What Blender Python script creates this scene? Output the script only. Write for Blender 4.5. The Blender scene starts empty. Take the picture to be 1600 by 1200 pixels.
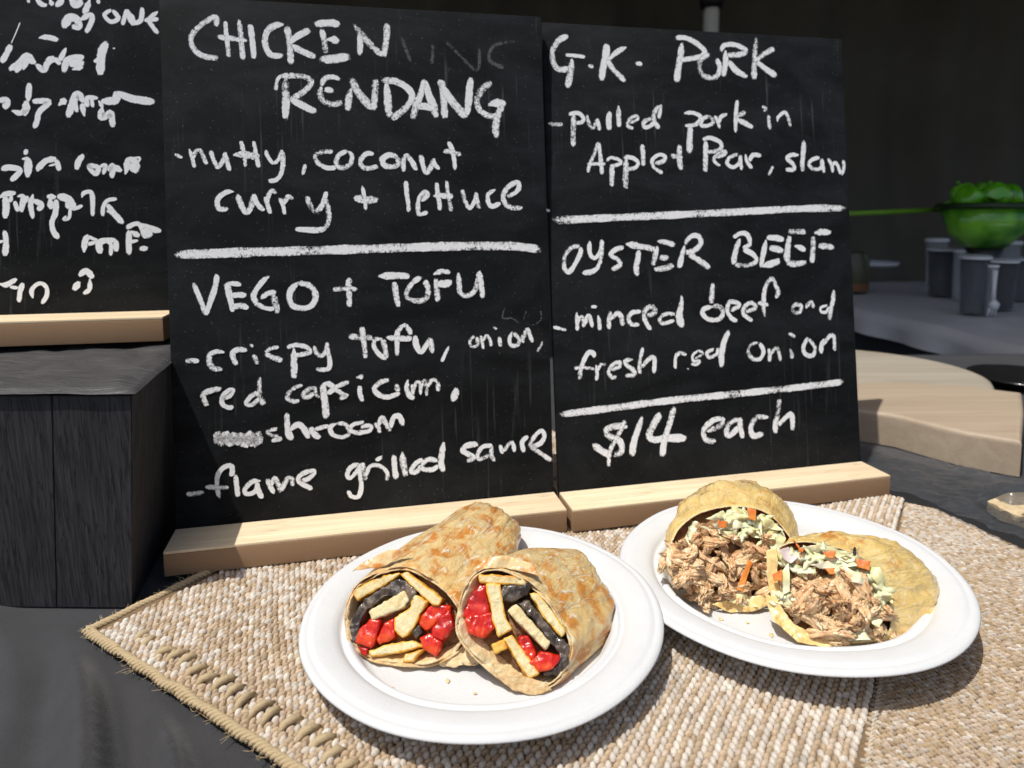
import bpy, bmesh, math, random
import numpy as np
from math import sin, cos, pi, radians
from mathutils import Vector, noise as mnoise

random.seed(7)
scene = bpy.context.scene
col = scene.collection

# ------------------------------------------------------------------ camera
FPX, PITCH, ROLL, CAMH, PCX, PCY = 1065.18, 0.101796, -0.0066125, 0.276263, 784.97, 435.96
Fv = np.array([0, cos(PITCH), -sin(PITCH)]); Rv = np.array([1, 0, 0.]); Uv = np.cross(Rv, Fv)
R2 = Rv * cos(ROLL) + Uv * sin(ROLL); U2 = -Rv * sin(ROLL) + Uv * cos(ROLL)
CAM = np.array([0, 0, CAMH])
cd = bpy.data.cameras.new('camera'); cam = bpy.data.objects.new('camera', cd); col.objects.link(cam)
scene.camera = cam
cd.sensor_fit = 'HORIZONTAL'; cd.sensor_width = 36.0; cd.lens = 36.0 * FPX / 1600
cd.shift_x = (800 - PCX) / 1600; cd.shift_y = (PCY - 600) / 1600
cd.clip_start = 0.01; cd.clip_end = 200
from mathutils import Matrix
cam.matrix_world = Matrix(((R2[0], U2[0], -Fv[0], 0), (R2[1], U2[1], -Fv[1], 0), (R2[2], U2[2], -Fv[2], CAMH), (0, 0, 0, 1)))
cd.dof.use_dof = True; cd.dof.focus_distance = 0.46; cd.dof.aperture_fstop = 9.0

# ------------------------------------------------------------------ light
YAWL = 0.21759
AV = np.array([cos(YAWL), sin(YAWL), 0]); BV = np.array([-sin(YAWL), cos(YAWL), 0]); ZV = np.array([0, 0, 1.])
S = -0.345 * AV - 0.20 * BV + 0.93 * ZV; S /= np.linalg.norm(S)
sun_el = math.asin(S[2]); sun_az = math.atan2(S[0], S[1])
w = bpy.data.worlds.new('World'); scene.world = w; w.use_nodes = True
nt = w.node_tree; nt.nodes.clear()
sky = nt.nodes.new('ShaderNodeTexSky'); sky.sky_type = 'NISHITA'; sky.sun_disc = False
sky.sun_elevation = sun_el; sky.sun_rotation = sun_az; sky.dust_density = 3.0; sky.ozone_density = 0.6; sky.air_density = 0.9
bg = nt.nodes.new('ShaderNodeBackground'); bg.inputs['Strength'].default_value = 0.10
wo = nt.nodes.new('ShaderNodeOutputWorld')
nt.links.new(sky.outputs[0], bg.inputs[0]); nt.links.new(bg.outputs[0], wo.inputs[0])
ld = bpy.data.lights.new('sun', 'SUN'); ld.energy = 3.5; ld.angle = radians(0.5); ld.color = (1, 0.965, 0.9)
sun = bpy.data.objects.new('sun', ld); col.objects.link(sun)
sun.rotation_euler = Vector(S).to_track_quat('Z', 'Y').to_euler(); sun.location = (0, 0, 3)
scene.view_settings.view_transform = 'Standard'; scene.view_settings.look = 'None'
scene.view_settings.exposure = 0.12; scene.view_settings.gamma = 1
scene.view_settings.use_curve_mapping = False

# ------------------------------------------------------------------ geometry helpers
def ray(u, v): return Fv + R2 * (u - PCX) / FPX - U2 * (v - PCY) / FPX
def at(u, v, z=0.0):
    d = ray(u, v); return CAM + d * (z - CAMH) / d[2]
def on_plane(u, v, o, n):
    d = ray(u, v); return CAM + d * ((o - CAM) @ n) / (d @ n)

def tag(o, label=None, cat=None, group=None, kind=None):
    if label: o['label'] = label
    if cat: o['category'] = cat
    if group: o['group'] = group
    if kind: o['kind'] = kind
    return o
def empty(name, loc=(0, 0, 0), rz=0.0):
    o = bpy.data.objects.new(name, None); col.objects.link(o); o.location = loc; o.rotation_euler.z = rz
    o.empty_display_size = 0.02
    return o
def mesh_obj(name, verts, faces, mats, parent=None, smooth=True, mi=None, uv=None):
    me = bpy.data.meshes.new(name); me.from_pydata([tuple(map(float, v)) for v in verts], [], [tuple(f) for f in faces]); me.update()
    if not isinstance(mats, (list, tuple)): mats = [mats]
    for m in mats: me.materials.append(m)
    if smooth: me.polygons.foreach_set('use_smooth', [True] * len(me.polygons))
    if mi is not None: me.polygons.foreach_set('material_index', mi)
    if uv is not None:
        l = me.uv_layers.new(name='UVMap'); idx = np.empty(len(me.loops), int); me.loops.foreach_get('vertex_index', idx)
        l.data.foreach_set('uv', np.asarray(uv, float)[idx].ravel())
    o = bpy.data.objects.new(name, me); col.objects.link(o)
    if parent: o.parent = parent
    return o
def bm_obj(name, bm, mats, parent=None, smooth=True, sharp=None):
    me = bpy.data.meshes.new(name); bm.normal_update(); bm.to_mesh(me); bm.free()
    if not isinstance(mats, (list, tuple)): mats = [mats]
    for m in mats: me.materials.append(m)
    if smooth:
        me.polygons.foreach_set('use_smooth', [True] * len(me.polygons))
        if sharp: me.set_sharp_from_angle(angle=radians(sharp))
    o = bpy.data.objects.new(name, me); col.objects.link(o)
    if parent: o.parent = parent
    return o
def add_box(bm, lo, hi, bevel=0, seg=2):
    r = bmesh.ops.create_cube(bm, size=1)
    for v in r['verts']:
        v.co = Vector([lo[i] + (v.co[i] + .5) * (hi[i] - lo[i]) for i in range(3)])
    if bevel:
        es = list({e for v in r['verts'] for e in v.link_edges})
        bmesh.ops.bevel(bm, geom=es, offset=bevel, segments=seg, profile=.6, affect='EDGES')
def box(name, lo, hi, m, parent=None, bevel=0.001, seg=2):
    bm = bmesh.new(); add_box(bm, lo, hi, bevel, seg); return bm_obj(name, bm, m, parent, True, 40)
def prism(name, poly, z0, z1, m, parent=None, bevel=0.0, seg=3):
    bm = bmesh.new(); vs = [bm.verts.new((p[0], p[1], z1)) for p in poly]; f = bm.faces.new(vs)
    bm.normal_update()
    if f.normal.z < 0: f.normal_flip()
    r = bmesh.ops.extrude_face_region(bm, geom=[f])
    for v in [g for g in r['geom'] if isinstance(g, bmesh.types.BMVert)]: v.co.z = z0
    bmesh.ops.recalc_face_normals(bm, faces=bm.faces)
    if bevel:
        es = [e for e in bm.edges if abs(e.verts[0].co.z - z1) < 1e-6 and abs(e.verts[1].co.z - z1) < 1e-6]
        bmesh.ops.bevel(bm, geom=es, offset=bevel, segments=seg, profile=.6, affect='EDGES')
    return bm_obj(name, bm, m, parent, True, 35)
def lathe(name, prof, m, parent=None, n=96, loc=(0, 0, 0), close=True):
    verts, faces = [], []
    k = len(prof)
    for i in range(n):
        a = 2 * pi * i / n
        for r, z in prof: verts.append((loc[0] + r * cos(a), loc[1] + r * sin(a), loc[2] + z))
    for i in range(n):
        j = (i + 1) % n
        for q in range(k - 1): faces.append((i * k + q, j * k + q, j * k + q + 1, i * k + q + 1))
    if close:
        faces.append([i * k for i in range(n)][::-1]); faces.append([i * k + k - 1 for i in range(n)])
    return mesh_obj(name, verts, faces, m, parent)
def tube(bm, pts, r, n=8):
    pts = [Vector(p) for p in pts]; rings = []
    for i, p in enumerate(pts):
        t = (pts[min(i + 1, len(pts) - 1)] - pts[max(i - 1, 0)]).normalized()
        a = t.orthogonal().normalized() if i == 0 else (prev - t * prev.dot(t)).normalized()
        prev = a; b = t.cross(a); rr = r[i] if isinstance(r, (list, tuple)) else r
        rings.append([bm.verts.new(p + (a * cos(2 * pi * k / n) + b * sin(2 * pi * k / n)) * rr) for k in range(n)])
    for A, B in zip(rings, rings[1:]):
        for k in range(n): bm.faces.new((A[k], A[(k + 1) % n], B[(k + 1) % n], B[k]))
    bm.faces.new(rings[0][::-1]); bm.faces.new(rings[-1])
def nz(x, y, z, s=1.0, o=0.0): return mnoise.noise(Vector((x * s + o, y * s + o * .7, z * s - o)))
def catmull(P, n, closed=True):
    P = np.asarray(P, float); N = len(P); out = []
    segs = N if closed else N - 1
    for s in range(segs):
        g = lambda k: P[(s + k) % N] if closed else P[min(max(s + k, 0), N - 1)]
        p0, p1, p2, p3 = g(-1), g(0), g(1), g(2)
        for t in np.linspace(0, 1, 12, endpoint=False):
            out.append(.5 * (2 * p1 + (p2 - p0) * t + (2 * p0 - 5 * p1 + 4 * p2 - p3) * t * t + (3 * p1 - p0 - 3 * p2 + p3) * t ** 3))
    if not closed: out.append(P[-1])
    out = np.array(out); Q = np.vstack([out, out[:1]]) if closed else out
    d = np.r_[0, np.cumsum(np.linalg.norm(np.diff(Q, axis=0), axis=1))]
    tt = np.linspace(0, d[-1], n, endpoint=not closed)
    return np.stack([np.interp(tt, d, Q[:, k]) for k in range(Q.shape[1])], 1)

# ------------------------------------------------------------------ material helpers
class G:
    def __init__(s, name):
        s.m = bpy.data.materials.new(name); s.m.use_nodes = True; s.t = s.m.node_tree
        s.b = s.t.nodes['Principled BSDF']; s.out = s.t.nodes['Material Output']
    def n(s, typ, **kw):
        x = s.t.nodes.new(typ)
        for k, v in kw.items():
            if hasattr(x, k): setattr(x, k, v)
            else: x.inputs[k].default_value = v
        return x
    def l(s, a, b): s.t.links.new(a, b)
    def co(s, kind='Object', scale=(1, 1, 1), rot=(0, 0, 0)):
        c = s.n('ShaderNodeTexCoord'); m = s.n('ShaderNodeMapping'); s.l(c.outputs[kind], m.inputs[0])
        m.inputs['Scale'].default_value = scale; m.inputs['Rotation'].default_value = rot; return m.outputs[0]
    def noise(s, vec, scale, detail=4, rough=.6, dist=0):
        x = s.n('ShaderNodeTexNoise', Scale=scale, Detail=detail, Roughness=rough, Distortion=dist); s.l(vec, x.inputs['Vector']); return x.outputs['Fac']
    def ramp(s, fac, stops, interp='LINEAR'):
        r = s.n('ShaderNodeValToRGB'); r.color_ramp.interpolation = interp; e = r.color_ramp.elements
        while len(e) < len(stops): e.new(.5)
        for el, (p, c) in zip(e, stops):
            el.position = p; el.color = (c, c, c, 1) if isinstance(c, (int, float)) else (*c, 1)
        s.l(fac, r.inputs[0]); return r.outputs[0]
    def mix(s, fac, a, b, mode='MIX'):
        x = s.n('ShaderNodeMix', data_type='RGBA', blend_type=mode)
        for i, v in ((0, fac), (6, a), (7, b)):
            if hasattr(v, 'links') or hasattr(v, 'is_linked'): s.l(v, x.inputs[i])
            elif isinstance(v, (int, float)): x.inputs[i].default_value = v if i == 0 else (v, v, v, 1)
            else: x.inputs[i].default_value = (*v, 1)
        return x.outputs[2]
    def math(s, op, a, b=0.0, c=None):
        x = s.n('ShaderNodeMath', operation=op)
        for i, v in enumerate((a, b) if c is None else (a, b, c)):
            if isinstance(v, (int, float)): x.inputs[i].default_value = v
            else: s.l(v, x.inputs[i])
        return x.outputs[0]
    def col(s, v):
        if isinstance(v, tuple): s.b.inputs['Base Color'].default_value = (*v, 1)
        else: s.l(v, s.b.inputs['Base Color'])
    def bump(s, h, dist, strength=1.0, prev=None):
        x = s.n('ShaderNodeBump', Distance=dist, Strength=strength); s.l(h, x.inputs['Height'])
        if prev is not None: s.l(prev, x.inputs['Normal'])
        s.l(x.outputs[0], s.b.inputs['Normal']); return x.outputs[0]
    def set(s, **kw):
        for k, v in kw.items():
            i = s.b.inputs[k.replace('_', ' ')]
            if isinstance(v, (int, float, tuple)): i.default_value = v
            else: s.l(v, i)
        return s

def simple(name, base, rough=.6, vscale=0, vamt=.15, bscale=0, bdist=0, spec=.5, metal=0):
    g = G(name)
    if vscale:
        f = g.noise(g.co(), vscale, 5, .65)
        g.col(g.mix(f, tuple(c * (1 - vamt * 1.6) for c in base), tuple(min(1, c * (1 + vamt * 1.6)) for c in base)))
    else: g.col(base)
    if bscale: g.bump(g.noise(g.co(), bscale, 4, .6), bdist)
    g.set(Roughness=rough, Specular_IOR_Level=spec, Metallic=metal); return g.m

# chalkboard paint
def m_board():
    g = G('chalkboard_paint'); c = g.co()
    dust = g.noise(g.co(scale=(1, 1, 2.2)), 9, 6, .7, .6)
    spk = g.n('ShaderNodeTexVoronoi', Scale=420.0); g.l(c, spk.inputs['Vector'])
    big = g.noise(c, 300, 2, .5)
    sp = g.math('MULTIPLY', g.ramp(spk.outputs['Distance'], [(0.0, 1.0), (.13, 0.0)]), g.ramp(big, [(.50, 0.0), (.60, .9)]))
    scr = g.ramp(g.noise(g.co(scale=(60, 1, 2), rot=(0, .12, 0)), 5, 3, .5), [(.60, 0.0), (.70, .40)])
    scr = g.math('MULTIPLY', scr, g.ramp(g.noise(c, 7, 3, .5), [(.5, 0.0), (.66, 1.0)]))
    base = g.mix(g.ramp(dust, [(.40, 0.0), (.70, 1.0)]), (.004, .0050, .0056), (.022, .025, .028))
    base = g.mix(g.ramp(g.noise(c, 700, 3, .6), [(.3, 0.0), (.75, .6)]), base, (.011, .0125, .014))
    base = g.mix(scr, base, (.14, .15, .155))
    base = g.mix(sp, base, (.5, .5, .5)); g.col(base)
    g.bump(g.noise(c, 1100, 3, .6), .0003, .8); g.set(Roughness=.72, Specular_IOR_Level=.14); return g.m
def m_chalk(name='chalk', kmul=1.0, full=1.0):
    g = G(name); a = g.n('ShaderNodeAttribute', attribute_name='edge')
    c = g.co()
    grain = g.noise(c, 1000, 3, .8); gr2 = g.noise(c, 330, 3, .6)
    t = g.math('ADD', g.math('MULTIPLY', grain, .62), g.math('MULTIPLY', gr2, .38))
    # covered where edge factor beats the tooth of the board
    e = g.math('MULTIPLY', a.outputs['Fac'], kmul)
    al = g.math('SUBTRACT', g.math('ADD', g.math('MULTIPLY', e, .575), .165), t)
    al = g.math('MULTIPLY', al, 8.0); al.node.use_clamp = True
    al = g.math('MULTIPLY', al, full)
    g.col(g.ramp(t, [(.35, (.98, .98, .97)), (.62, (.86, .88, .89))]))
    g.set(Roughness=.95, Specular_IOR_Level=.1, Alpha=al); g.bump(grain, .0006, .7)
    return g.m
def m_wood(name, c0, c1, rough=.6, axis=0, dark=(.25, .15, .07), s=1.0):
    g = G(name); sc = [90 * s, 90 * s, 90 * s]; sc[axis] = 5 * s; c = g.co(scale=tuple(sc))
    f = g.noise(c, 1, 6, .65, .8); f2 = g.noise(g.co(scale=tuple(v * 6 for v in sc)), 1, 3, .6)
    b = g.mix(g.ramp(f, [(.3, 0.0), (.7, 1.0)]), c0, c1)
    b = g.mix(g.ramp(f2, [(.62, 0.0), (.72, .55)]), b, dark); g.col(b)
    g.bump(f2, .0003, .6); g.set(Roughness=rough, Specular_IOR_Level=.3); return g.m
def m_mdf():
    g = G('raw_board_edge'); c = g.co()
    g.col(g.mix(g.noise(c, 900, 4, .7), (.25, .15, .08), (.38, .245, .145))); g.bump(g.noise(c, 1500, 2), .0004, .6)
    g.set(Roughness=.85, Specular_IOR_Level=.2); return g.m
def m_pulp():
    g = G('paper_pulp'); c = g.co()
    g.col(g.mix(g.noise(c, 60, 4), (.61, .62, .625), (.67, .68, .685)))
    b = g.bump(g.noise(c, 700, 3, .7), .0005, .5); g.bump(g.noise(c, 45, 2), .0012, .25, b)
    g.set(Roughness=.72, Specular_IOR_Level=.2); return g.m
def m_pastry(name, pale, gold, brown, brown_amt, flake, rough=.42):
    g = G(name); c = g.co('UV', scale=(1, 1, 1))
    st = g.n('ShaderNodeMapping'); g.l(c, st.inputs[0]); st.inputs['Scale'].default_value = (26, 5, 1); st.inputs['Rotation'].default_value = (0, 0, .5)
    f1 = g.noise(st.outputs[0], 1, 7, .62, 1.6)
    o = g.co(); f2 = g.noise(o, 42, 5, .6, 1.0); f3 = g.noise(o, 75, 4, .6, .5); fine = g.noise(o, 420, 4, .7)
    b = g.mix(g.ramp(f1, [(.36, 0.0), (.64, 1.0)]), pale, gold)
    b = g.mix(g.ramp(f2, [(.44, 0.0), (.68, .8)]), b, gold)
    b = g.mix(g.ramp(f3, [(1 - brown_amt - .14, 0.0), (1 - brown_amt, .9)]), b, brown)
    b = g.mix(g.ramp(f1, [(.56, 0.0), (.64, flake)]), b, (.90, .84, .70))
    b = g.mix(g.ramp(fine, [(.35, .14), (.6, 0.0)]), b, brown); g.col(b)
    n1 = g.bump(f1, .0026, .8); n2 = g.bump(g.noise(o, 130, 4, .6, 1), .0009, .7, n1)
    g.set(Roughness=g.ramp(f2, [(.3, rough - .14), (.7, rough + .2)]), Specular_IOR_Level=.5)
    g.set(Subsurface_Weight=.2, Subsurface_Scale=.004, Coat_Weight=.45, Coat_Roughness=.13); g.b.inputs['Subsurface Radius'].default_value = (1, .6, .3)
    return g.m
def m_food(name, ramp, scale, rough=.4, sub=.1, coat=0, bdist=.0008, bscale=250, stretch=(1, 1, 1), pores=None):
    g = G(name); o = g.co(scale=stretch)
    oi = g.n('ShaderNodeObjectInfo'); f = g.noise(o, scale, 5, .65, .4)
    f = g.math('ADD', f, g.math('MULTIPLY', g.math('SUBTRACT', oi.outputs['Random'], .5), .16))
    b = g.ramp(f, ramp)
    if pores:
        v = g.n('ShaderNodeTexVoronoi', Scale=pores); g.l(o, v.inputs['Vector'])
        k = g.math('MULTIPLY', g.ramp(v.outputs['Distance'], [(.0, 1.0), (.24, 0.0)]), g.ramp(g.noise(o, pores * .8, 2), [(.5, 0.0), (.6, .75)]))
        b = g.mix(k, b, (.10, .085, .04))
    g.col(b); g.bump(g.noise(o, bscale, 4, .7), bdist, .9)
    g.set(Roughness=rough, Coat_Weight=coat, Coat_Roughness=.08, Subsurface_Weight=sub, Subsurface_Scale=.003); return g.m

M = {}
M['board'] = m_board(); M['chalk'] = m_chalk(); M['ghost'] = m_chalk('chalk_ghost', .82, .10); M['chalk_solid'] = m_chalk('chalk_pen', 1.5)
M['ledge'] = m_wood('pale_pine', (.70, .53, .33), (.86, .72, .50)); M['mdf'] = m_mdf()
M['pulp'] = m_pulp()
M['pastryA'] = m_pastry('flaky_roti', (.82, .66, .38), (.76, .49, .17), (.62, .22, .025), .40, .8, .28)
M['pastryC'] = m_pastry('golden_roti', (.90, .70, .34), (.83, .53, .15), (.58, .22, .03), .30, .35, .22)
M['pastry_in'] = m_food('roti_layers', [(.3, (.55, .34, .13)), (.6, (.80, .62, .36)), (.8, (.86, .75, .54))], 160, .5, .2, 0, .0012, 300, (1, 1, 3))
M['tofu_in'] = m_food('tofu_cut_face', [(.3, (.62, .45, .18)), (.5, (.74, .62, .34)), (.75, (.80, .73, .48))], 130, .6, .2, 0, .0012, 420, pores=360)
M['tofu_skin'] = m_food('fried_tofu_skin', [(.3, (.55, .22, .02)), (.5, (.80, .42, .05)), (.72, (.84, .58, .16))], 150, .45, .15, .1, .0008, 300)
M['capsicum'] = m_food('red_capsicum_flesh', [(.3, (.28, .003, .001)), (.50, (.60, .012, .003)), (.74, (.74, .10, .008))], 90, .26, .12, .4, .0008, 140)
M['mushroom'] = m_food('cooked_mushroom', [(.3, (.010, .007, .005)), (.52, (.042, .028, .020)), (.76, (.20, .14, .095))], 110, .34, .0, .3, .0014, 260, (1, 1, .5))
M['pork'] = m_food('braised_pork', [(.28, (.36, .15, .06)), (.40, (.62, .35, .16)), (.54, (.80, .55, .31)), (.8, (.90, .72, .48))], 2.2, .30, .25, .35, .0007, 5.5, (.5, 1.5, 1.5))
M['cabbage'] = m_food('shredded_cabbage', [(.3, (.74, .68, .28)), (.5, (.86, .80, .50)), (.75, (.90, .87, .72))], 60, .32, .25, .2, .0005, 200)
M['cabbage_pink'] = m_food('pink_cabbage', [(.3, (.66, .48, .46)), (.7, (.84, .74, .70))], 60, .32, .25, .2, .0005, 200)
M['carrot'] = m_food('carrot_shred', [(.3, (.60, .14, .02)), (.7, (.80, .30, .05))], 90, .35, .2, .2, .0005, 300)
M['filling'] = m_food('filling_and_shade', [(.3, (.10, .04, .015)), (.6, (.36, .18, .06)), (.8, (.55, .34, .14))], 150, .5, 0, 0, .002, 260)  # brown mash; its dark tone also paints the shadow inside the wraps

# ------------------------------------------------------------------ ground, rear wall, tent
g = G('trodden_ground'); c = g.co(); g.col(g.mix(g.noise(c, 3, 7), (.035, .036, .03), (.075, .072, .06))); g.bump(g.noise(c, 30, 5), .02)
g.set(Roughness=.9)
tag(mesh_obj('ground', [(-60, -60, -.745), (60, -60, -.745), (60, 60, -.745), (-60, 60, -.745)], [(0, 1, 2, 3)], g.m, smooth=False), kind='structure')

def curtain():
    nx, ny = 420, 40; X = np.linspace(-5.5, 7.5, nx); Z = np.linspace(-.74, 2.30, ny); v = []
    for j, z in enumerate(Z):
        t = (z + .74) / 3.04
        for i, x in enumerate(X):
            y = 3.9 + .05 * sin(x * 6.3 + 1.2 * sin(z * 1.7)) * (.5 + .5 * t) + .10 * nz(x * .9, z * .5, 0) + .03 * sin(x * 17 + 3 * nz(x, z, 4, .8))
            y += .10 * math.exp(-((x - .25 - (2.3 - z) * .55) / .18) ** 2) + .07 * math.exp(-((x - 1.0 - (2.3 - z) * .4) / .10) ** 2)
            v.append((x, y, z))
    f = [(j * nx + i, j * nx + i + 1, (j + 1) * nx + i + 1, (j + 1) * nx + i) for j in range(ny - 1) for i in range(nx - 1)]
    g = G('tent_canvas'); c = g.co(); g.col(g.mix(g.noise(c, 2.5, 5), (.06, .054, .042), (.15, .135, .105))); g.bump(g.noise(c, 600, 2), .001); g.set(Roughness=.8)
    return mesh_obj('tent_wall', v, f, g.m)
tw = curtain(); tag(tw, 'dark olive canvas rear wall of the tent, hanging in loose folds', 'tent wall')
# unseen canopy, added to shade the rear wall and rear table
cv = []; nxr, nyr = 40, 12
for j in range(nyr):
    for i in range(nxr):
        x = -5.4 + 12.8 * i / (nxr - 1); y = 0.70 + 3.33 * j / (nyr - 1)
        cv.append((x, y, 2.10 + .55 * (1 - abs(y - 2.5) / 1.53) + .02 * sin(x * 3)))
cf = [(j * nxr + i, j * nxr + i + 1, (j + 1) * nxr + i + 1, (j + 1) * nxr + i) for j in range(nyr - 1) for i in range(nxr - 1)]
cvm = bpy.data.materials['tent_canvas']
tag(mesh_obj('added_shade_canopy', cv, cf, cvm), 'unseen dark canopy added to shade the wall and table behind the boards', 'added shade canopy')

# tent pole: lower white sleeve, black bracket above
px = at(1111, 40, 1.0); d = ray(1111, 40); P = CAM + d * (3.55 / d[1])
tp = empty('tent_pole', (P[0], P[1], -.745))
lathe('sleeve', [(.034, 0), (.036, .9), (.038, 1.98), (.035, 2.0)], simple('white_enamel', (.88, .86, .80), .35, 6, .06), tp, 24)
zt = (CAM + ray(1111, 13) * (3.55 / ray(1111, 13)[1]))[2] + .745
tp.children[0].data.transform(Matrix.Diagonal((1, 1, zt / 2.0, 1)))
lathe('bracket', [(.052, zt), (.058, zt + .03), (.058, zt + .34), (.05, zt + .36)], simple('black_bracket', (.01, .01, .01), .5), tp, 24)
tag(tp, 'white tent pole with black upper bracket, in front of the rear canvas wall', 'tent pole')

# ------------------------------------------------------------------ tables
m_cloth = None
g = G('black_tablecloth_fabric'); c = g.co()
wv = g.noise(c, 1400, 2, .6); g.col(g.mix(g.noise(c, 25, 5, .6), (.022, .022, .024), (.048, .048, .052))); g.bump(wv, .0006, .7); g.set(Roughness=.78, Specular_IOR_Level=.35, Sheen_Weight=.12)
M['cloth'] = g.m
TX0, TX1, TY0, TY1 = -.80, 1.25, .10, 1.28
ft = empty('folding_table', ((TX0 + TX1) / 2, (TY0 + TY1) / 2, -.745))
cx_, cy_ = (TX0 + TX1) / 2, (TY0 + TY1) / 2
box('tabletop', (TX0 - cx_, TY0 - cy_, .705), (TX1 - cx_, TY1 - cy_, .733), simple('table_plastic', (.45, .45, .43), .5), ft, .004)
for sx in (-1, 1):
    for sy in (-1, 1):
        bm = bmesh.new(); tube(bm, [(sx * .9, sy * .5, 0), (sx * .86, sy * .48, .706)], .014, 10); bm_obj('leg', bm, simple('leg_steel', (.2, .2, .2), .35, metal=.8) if sx == -1 and sy == -1 else bpy.data.materials['leg_steel'], ft)
tag(ft, 'folding table hidden under the black cloth in front', 'table')
MOX, MOY = -0.28071567, 0.426783
def cloth_h(x, y):
    # folds sweep across the front left corner and the area right of the boards
    wl = 1 / (1 + math.exp((((x - MOX) * .55010531 + (y - MOY) * .83509529) + .020) * 150)) * (1 if x < .1 else 0)
    d = (x + .235 + (y - .36) * .62)
    h = .028 * math.exp(-((d + .004) / .013) ** 2) - .006 * math.exp(-((d - .022) / .012) ** 2) + .026 * math.exp(-((d - .040) / .010) ** 2) + .008 * math.exp(-((d + .055 + .01 * sin(y * 30)) / .016) ** 2) + .004 * nz(x, y, 0, 9)
    return -.0072 + max(min(h * wl, .03), -.004) + .0006 * nz(x, y, 3, 22)
def table_cloth():
    xs = np.linspace(TX0 - .01, TX1 + .01, 420); ys = np.linspace(TY0 - .01, TY1 + .01, 240); v = []
    for y in ys:
        for x in xs: v.append((x, y, cloth_h(x, y)))
    n = len(xs); f = [(j * n + i, j * n + i + 1, (j + 1) * n + i + 1, (j + 1) * n + i) for j in range(len(ys) - 1) for i in range(n - 1)]
    # skirt round the rim
    rim = [(i, 0) for i in range(n)] + [(n - 1, j) for j in range(1, len(ys))] + [(i, len(ys) - 1) for i in range(n - 2, -1, -1)] + [(0, j) for j in range(len(ys) - 2, 0, -1)]
    base = len(v); K = 10
    for k in range(1, K + 1):
        for q, (i, j) in enumerate(rim):
            x, y, z = v[j * n + i]; a = .02 * (k / K) * sin(q * .16); ox = (-1 if i == 0 else 1 if i == n - 1 else 0); oy = (-1 if j == 0 else 1 if j == len(ys) - 1 else 0)
            v.append((x + ox * (.008 + a + .02 * k / K), y + oy * (.008 + a + .02 * k / K), z - .66 * k / K))
    L = len(rim)
    idx = lambda k, q: (rim[q % L][1] * n + rim[q % L][0]) if k == 0 else base + (k - 1) * L + q % L
    for k in range(K):
        for q in range(L): f.append((idx(k, q + 1), idx(k, q), idx(k + 1, q), idx(k + 1, q + 1)))
    return mesh_obj('black_tablecloth', v, f, M['cloth'])
tag(table_cloth(), 'black cloth over the front table, folded and bunched at the lower left', 'tablecloth')

# rear table with grey cloth
RT = [at(1325, 478, -.005)[:2], at(1600, 541, -.005)[:2], at(1700, 566, -.005)[:2]]
ru = (RT[1] - RT[0]) / np.linalg.norm(RT[1] - RT[0]); rn = np.array([-ru[1], ru[0]])
rn = -rn if rn[1] < 0 else rn
ro = RT[0] - ru * .55
rt = empty('rear_table', (ro[0], ro[1], -.745), math.atan2(ru[1], ru[0]))
LW, LD = 2.1, 1.05
box('tabletop', (0, 0, .70), (LW, LD, .735), simple('rear_table_top', (.3, .3, .3), .5), rt, .004)
for x in (.12, LW - .12):
    for y in (.12, LD - .12): box('leg', (x - .02, y - .02, 0), (x + .02, y + .02, .70), bpy.data.materials['leg_steel'], rt, .003)
tag(rt, 'rear table under the added shade canopy, carrying the clear cups', 'table')
def rear_cloth():
    xs = np.linspace(-.01, LW + .01, 150); ys = np.linspace(-.01, LD + .01, 80); v = []
    for y in ys:
        for x in xs: v.append((x, y, .7375 + .004 * (nz(x, y, 1, 5) + .6) + .004 * abs(nz(x, y * 3, 7, 4))))
    n = len(xs); f = [(j * n + i, j * n + i + 1, (j + 1) * n + i + 1, (j + 1) * n + i) for j in range(len(ys) - 1) for i in range(n - 1)]
    b = len(v); K = 6
    for k in range(1, K + 1):
        for i in range(n): x, y, z = v[i]; v.append((x, y - .012 - .02 * (k / K) * (1 + sin(x * 30)) * .5, z - .012 - .045 * k / K))
    for k in range(K):
        for i in range(n - 1):
            A = lambda kk, ii: ii if kk == 0 else b + (kk - 1) * n + ii
            f.append((A(k, i + 1), A(k, i), A(k + 1, i), A(k + 1, i + 1)))
    g = G('grey_table_vinyl'); c = g.co(); g.col(g.mix(g.noise(c, 4, 5), (.46, .46, .47), (.66, .66, .67))); g.bump(g.noise(c, 9, 4), .01, .5); g.set(Roughness=.42)
    o = mesh_obj('grey_tablecloth', v, f, g.m); o.location = rt.location; o.rotation_euler = rt.rotation_euler
    return o
tag(rear_cloth(), 'grey vinyl cloth lying on the rear table', 'tablecloth')
def rear_drape():
    n = 200; v = []
    for k in range(9):
        for i in range(n):
            x = LW * i / (n - 1); v.append((x, .02 + .015 * sin(x * 38 + .6 * sin(x * 5)) * (k / 8), .695 - .69 * k / 8))
    f = [(k * n + i + 1, k * n + i, (k + 1) * n + i, (k + 1) * n + i + 1) for k in range(8) for i in range(n - 1)]
    o = mesh_obj('table_skirt', v, f, M['cloth']); o.location = rt.location; o.rotation_euler = rt.rotation_euler; return o
tag(rear_drape(), 'black pleated skirt hanging below the front edge of the rear table', 'table skirt')

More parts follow.
